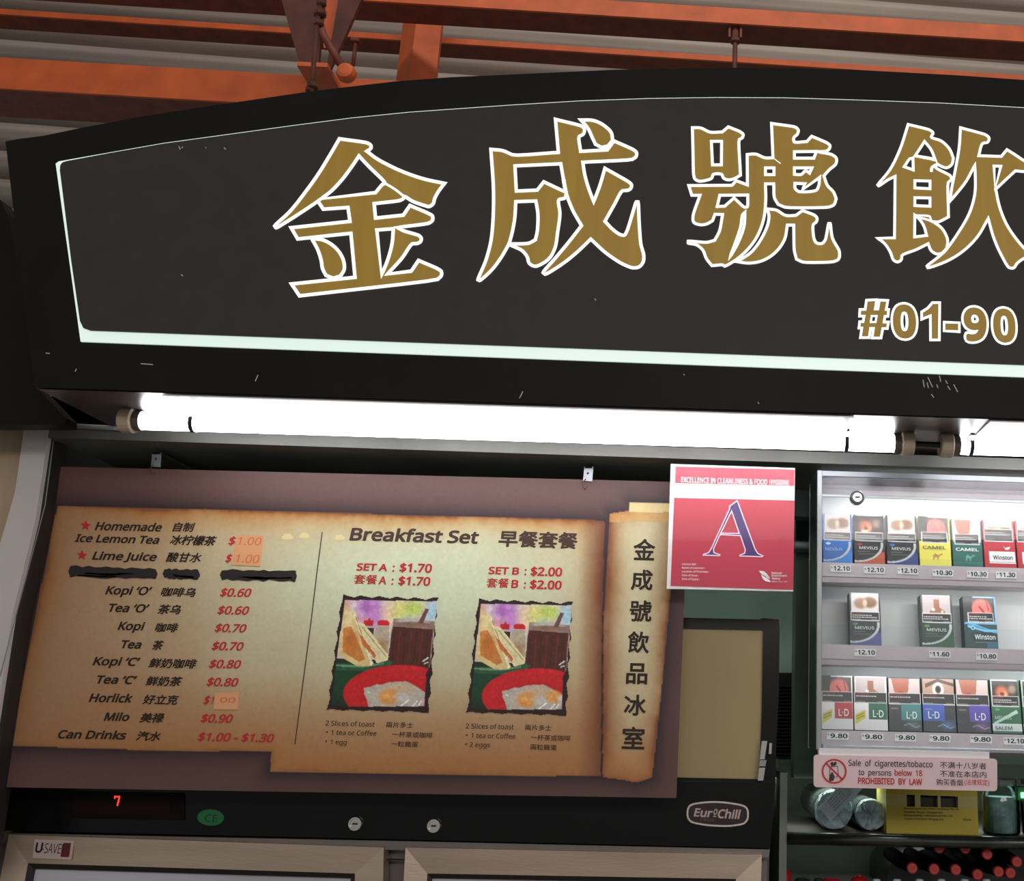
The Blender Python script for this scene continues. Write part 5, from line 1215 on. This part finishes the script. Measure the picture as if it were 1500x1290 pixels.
for u0, u1 in ((0, .225), (.315, .375), (.565, .595), (.785, 1)):
    Geo().prism([[XZ(u0, .46), XZ(u1, .46), XZ(u1, .67 - .02 * u1), XZ(u0, .67 - .02 * u0)]], (0, 0.09 if u0 in (0,) or u1 == 1 else .003, 0)).build('slot_divider', YEL2, ct)
Geo().prism([[(XZ(.02, 0.40)[0], YO + .035, XZ(0, 0.40)[2]), (XZ(.98, 0.40)[0], YO + .035, XZ(0, 0.40)[2]), (XZ(.98, 0.40)[0], YO + .035, XZ(0, .62)[2]), (XZ(.02, 0.40)[0], YO + .035, XZ(0, .62)[2])]], (0, 0.06, 0)).build('dark_contents', MARKER, ct)
ppy = pyc.off(0.0005); YB_ = mat('olive_print', (44, 42, 16), 0.5)
for k, (s, w) in enumerate((('Manufactured by drinks company Pte Ltd', 80), ('Quality Road, Singapore', 57), ('Distributed by international Pte. Ltd.', 72), ('Tower Crescent, Singapore', 58))):
    y = 1185 + k * 5.0; text('carton_print', ppy, s, 1324, y, 1324 + w, y + 1.2, 2.8, YB_, ct, 0.012)
text('carton_print', ppy, '30/06', 1411, 1201.5, 1423, 1202, 3, YB_, ct, 0.01)
# glass jar and bottle at the right end of the shelf
JG = glassmat('pale_jar_glass', 0.05, (205, 222, 220), 1.0)
def jar(px, wpx, ytop, label, Y):
    c = PL(Y).hit(px, 1190); r = abs(PL(Y).hit(px + wpx / 2, 1190).x - c.x); zt3 = Zat(px, ytop, Y)
    root = thing('glass_jar', label, 'jar', (c.x, Y, zs + 0.0005))
    h = zt3 - zs
    Geo().lathe((c.x, Y, zs + 0.0008), [(0, r * .9), (0.004, r), (h * .78, r), (h * .9, r * .86), (h, r * .84)], 'z', 28).build('glass_body', JG, root, smooth=True)
    Geo().lathe((c.x, Y, zs + 0.004), [(0, r * .8), (h * .35, r * .84), (h * .4, r * .8), (h * .72, r * .82)], 'z', 24).build('contents', mat('frosty_contents', (150, 170, 168), 0.3, noise=0.5, nscale=40, bump=0.8), root)
    Geo().lathe((c.x, Y, zs + h), [(0, r * .87), (0.003, r * .9), (0.010, r * .9), (0.012, r * .8)], 'z', 24).build('lid', ALU, root)
    return root
jar(1466, 54, 1150, 'squat clear glass jar beside the yellow carton', YO + 0.05)
j = jar(1518, 44, 1150, 'clear glass jar cut by the right frame edge', YO + 0.05)
c = PL(YO + 0.02).hit(1500, 1166)
le = thing('indicator_light', 'small glowing green indicator light at the right edge above the jars', 'light', tuple(c))
Geo().box((c.x - 0.004, c.y, c.z - 0.003), (c.x + 0.01, c.y + 0.006, c.z + 0.006), 0.001).build('lens', mat('lit_green_lens', (60, 255, 120), 0.4, emis=(120, 255, 160), estr=3.0), le)
Geo().box((c.x - 0.010, c.y + 0.006, c.z - 0.008), (c.x + 0.05, c.y + 0.02, c.z + 0.016), 0.002).build('housing', mat('green_housing', (30, 90, 50), 0.4), le)

# dark bottles lying with red caps towards the viewer
DKG = mat('dark_bottle_glass', (6, 6, 6), 0.6, spec=0.05)
REDC = mat('red_bottle_cap', (176, 44, 44), 0.45, noise=0.15, nscale=40)
def lying(first, px, py, label):
    Y = YO + 0.03; c = PL(Y).hit(px, py)
    if first is None:
        root = thing('sauce_bottle', label, 'bottle', tuple(c), 'bottles lying with red caps outward')
        b = Geo().lathe((c.x, c.y, c.z), [(0.010, 0.0085), (0.03, 0.0090), (0.06, 0.0110), (0.085, 0.0125), (0.20, 0.0125)], 'y', 18).build('bottle_body', DKG, root, smooth=True)
        k = Geo().lathe((c.x, c.y, c.z), [(0.0, 0.0070), (0.0008, 0.0084), (0.013, 0.0084), (0.014, 0.007)], 'y', 20).build('cap', REDC, root)
        mk('cap_emblem', *_ring(c), mat('faded_cap_print', (206, 96, 86), 0.5), k)
        return root
    r = first.copy(); COL.objects.link(r); r.location = c; r['label'] = label
    for ch_ in list(first.children):
        q = ch_.copy(); COL.objects.link(q); q.parent = r
        for d in ch_.children:
            e = d.copy(); COL.objects.link(e); e.parent = q
    return r
def _ring(c):
    g = Geo(); n = 16; vs = []; 
    for i in range(n):
        a = 2 * math.pi * i / n
        vs += [(c.x + 0.0050 * math.cos(a), c.y - 0.0002, c.z + 0.0050 * math.sin(a)), (c.x + 0.0057 * math.cos(a), c.y - 0.0002, c.z + 0.0057 * math.sin(a))]
    return vs, [(2 * i, 2 * i + 1, (2 * i + 3) % (2 * n), (2 * i + 2) % (2 * n)) for i in range(n)]
def S6b(x, y): return (1280 + x / 6.818, 1130 + y / 6.818)
caps = [((387, 965), 'red-capped bottle lying at the far left of its lower row'), ((605, 975), 'red-capped lying bottle, second from the left in the lower row'), ((822, 980), 'red-capped lying bottle, third from the left in the lower row'), ((1040, 1030), 'lowest of the red-capped lying bottles, near the frame bottom'),
        ((1250, 1000), 'red-capped lying bottle, right of the lowest one'), ((1368, 1012), 'red-capped lying bottle half hidden beside its neighbour, lower right'), ((1432, 900), 'red-capped lying bottle at the far right'), ((1135, 825), 'red-capped lying bottle alone in the upper row, right one'), ((917, 765), 'red-capped lying bottle, upper row, middle one'), ((655, 760), 'dim red-capped lying bottle, upper row, left one')]
b0 = None
for (x, y), lab in caps:
    o = lying(b0, *S6b(x, y), lab)
    if b0 is None: b0 = o
# dark crate that holds them
pcr = PL(YO + 0.28); zz_ = z2 + 0.001
bl_ = [pcr.hit(x, y) for x, y in smooth([(1300, 1300), (1302, 1270), (1312, 1258), (1340, 1248), (1380, 1236), (1480, 1233), (1640, 1236), (1650, 1300)], False, thr=50, short=60)]
bl_ = [Vector((bl_[0].x, bl_[0].y, zz_))] + [q for q in bl_ if q.z > zz_] + [Vector((bl_[-1].x, bl_[-1].y, zz_))]
o = Geo().prism([bl_], (0, 0.2, 0)).build('black_bag', mat('black_plastic_bag', (12, 13, 13), 0.3, bump=0.6, bscale=20), base=tuple(bl_[0]))
tag(o, 'black plastic wrapping bulging behind the red-capped bottles', 'bag')
# standing bottles of which the caps show at the bottom edge
def standing(px, ytop, rp, m_cap, body, label, nub=False, Y=YO + 0.10):
    c = PL(Y).hit(px, ytop); r = abs(PL(Y).hit(px + rp, ytop).x - c.x); zt4 = c.z; z0 = z2
    root = thing('condiment_bottle', label, 'bottle', (c.x, Y, z0 + 0.0005), 'standing bottles on the lower chiller shelf')
    h = zt4 - z0
    Geo().lathe((c.x, Y, z0 + 0.0006), [(0, r * 1.1), (0.003, r * 1.25), (h * .45, r * 1.25), (h * .62, r * .9), (h * .66, r * .85)], 'z', 20).build('bottle_body', body, root, smooth=True)
    prof = [(0, r * .95), (0.001, r), (h * .26, r), (h * .32, r * .75)] + ([(h * .36, r * .3), (h * .40, r * .25)] if nub else [(h * .33, r * .4)])
    Geo().lathe((c.x, Y, z0 + h * .64), prof, 'z', 20).build('cap', m_cap, root)
REDS = mat('bright_red_cap', (190, 24, 36), 0.4); GRNB = mat('dark_green_cap', (34, 50, 42), 0.5); PALE = mat('pale_bottle_body', (190, 196, 176), 0.4); WCAP = mat('pale_blue_cap', (176, 198, 206), 0.4)
standing(1148, 1272, 11, REDS, PALE, 'bottle with a crimson scalloped cap at far left of the lower shelf', True)
standing(1175, 1284, 11, GRNB, DKG, 'dark green topped bottle between crimson and red caps', False)
standing(1199, 1284, 7, GRNB, DKG, 'small dark green topped bottle beside the left red cap', False)
standing(1217, 1284, 13, REDS, PALE, 'bottle with a flat bright red cap, left of the two', False)
standing(1259, 1283, 12.5, REDS, PALE, 'bottle with a bright red nozzle cap, right of the two', True)
for k, x in enumerate((1284, 1314, 1347, 1379, 1413, 1445)):
    standing(x, 1285, 6.5, WCAP, DKG, ('pale-capped bottle next to the bright red nozzle cap', 'pale-capped bottle under the leftmost red-capped lying bottle', 'pale-capped bottle under the second red-capped lying bottle', 'pale-capped bottle under the third red-capped lying bottle', 'pale-capped bottle beside the lowest red cap', 'rightmost pale-capped bottle at the frame bottom')[k], False, YO + 0.015)
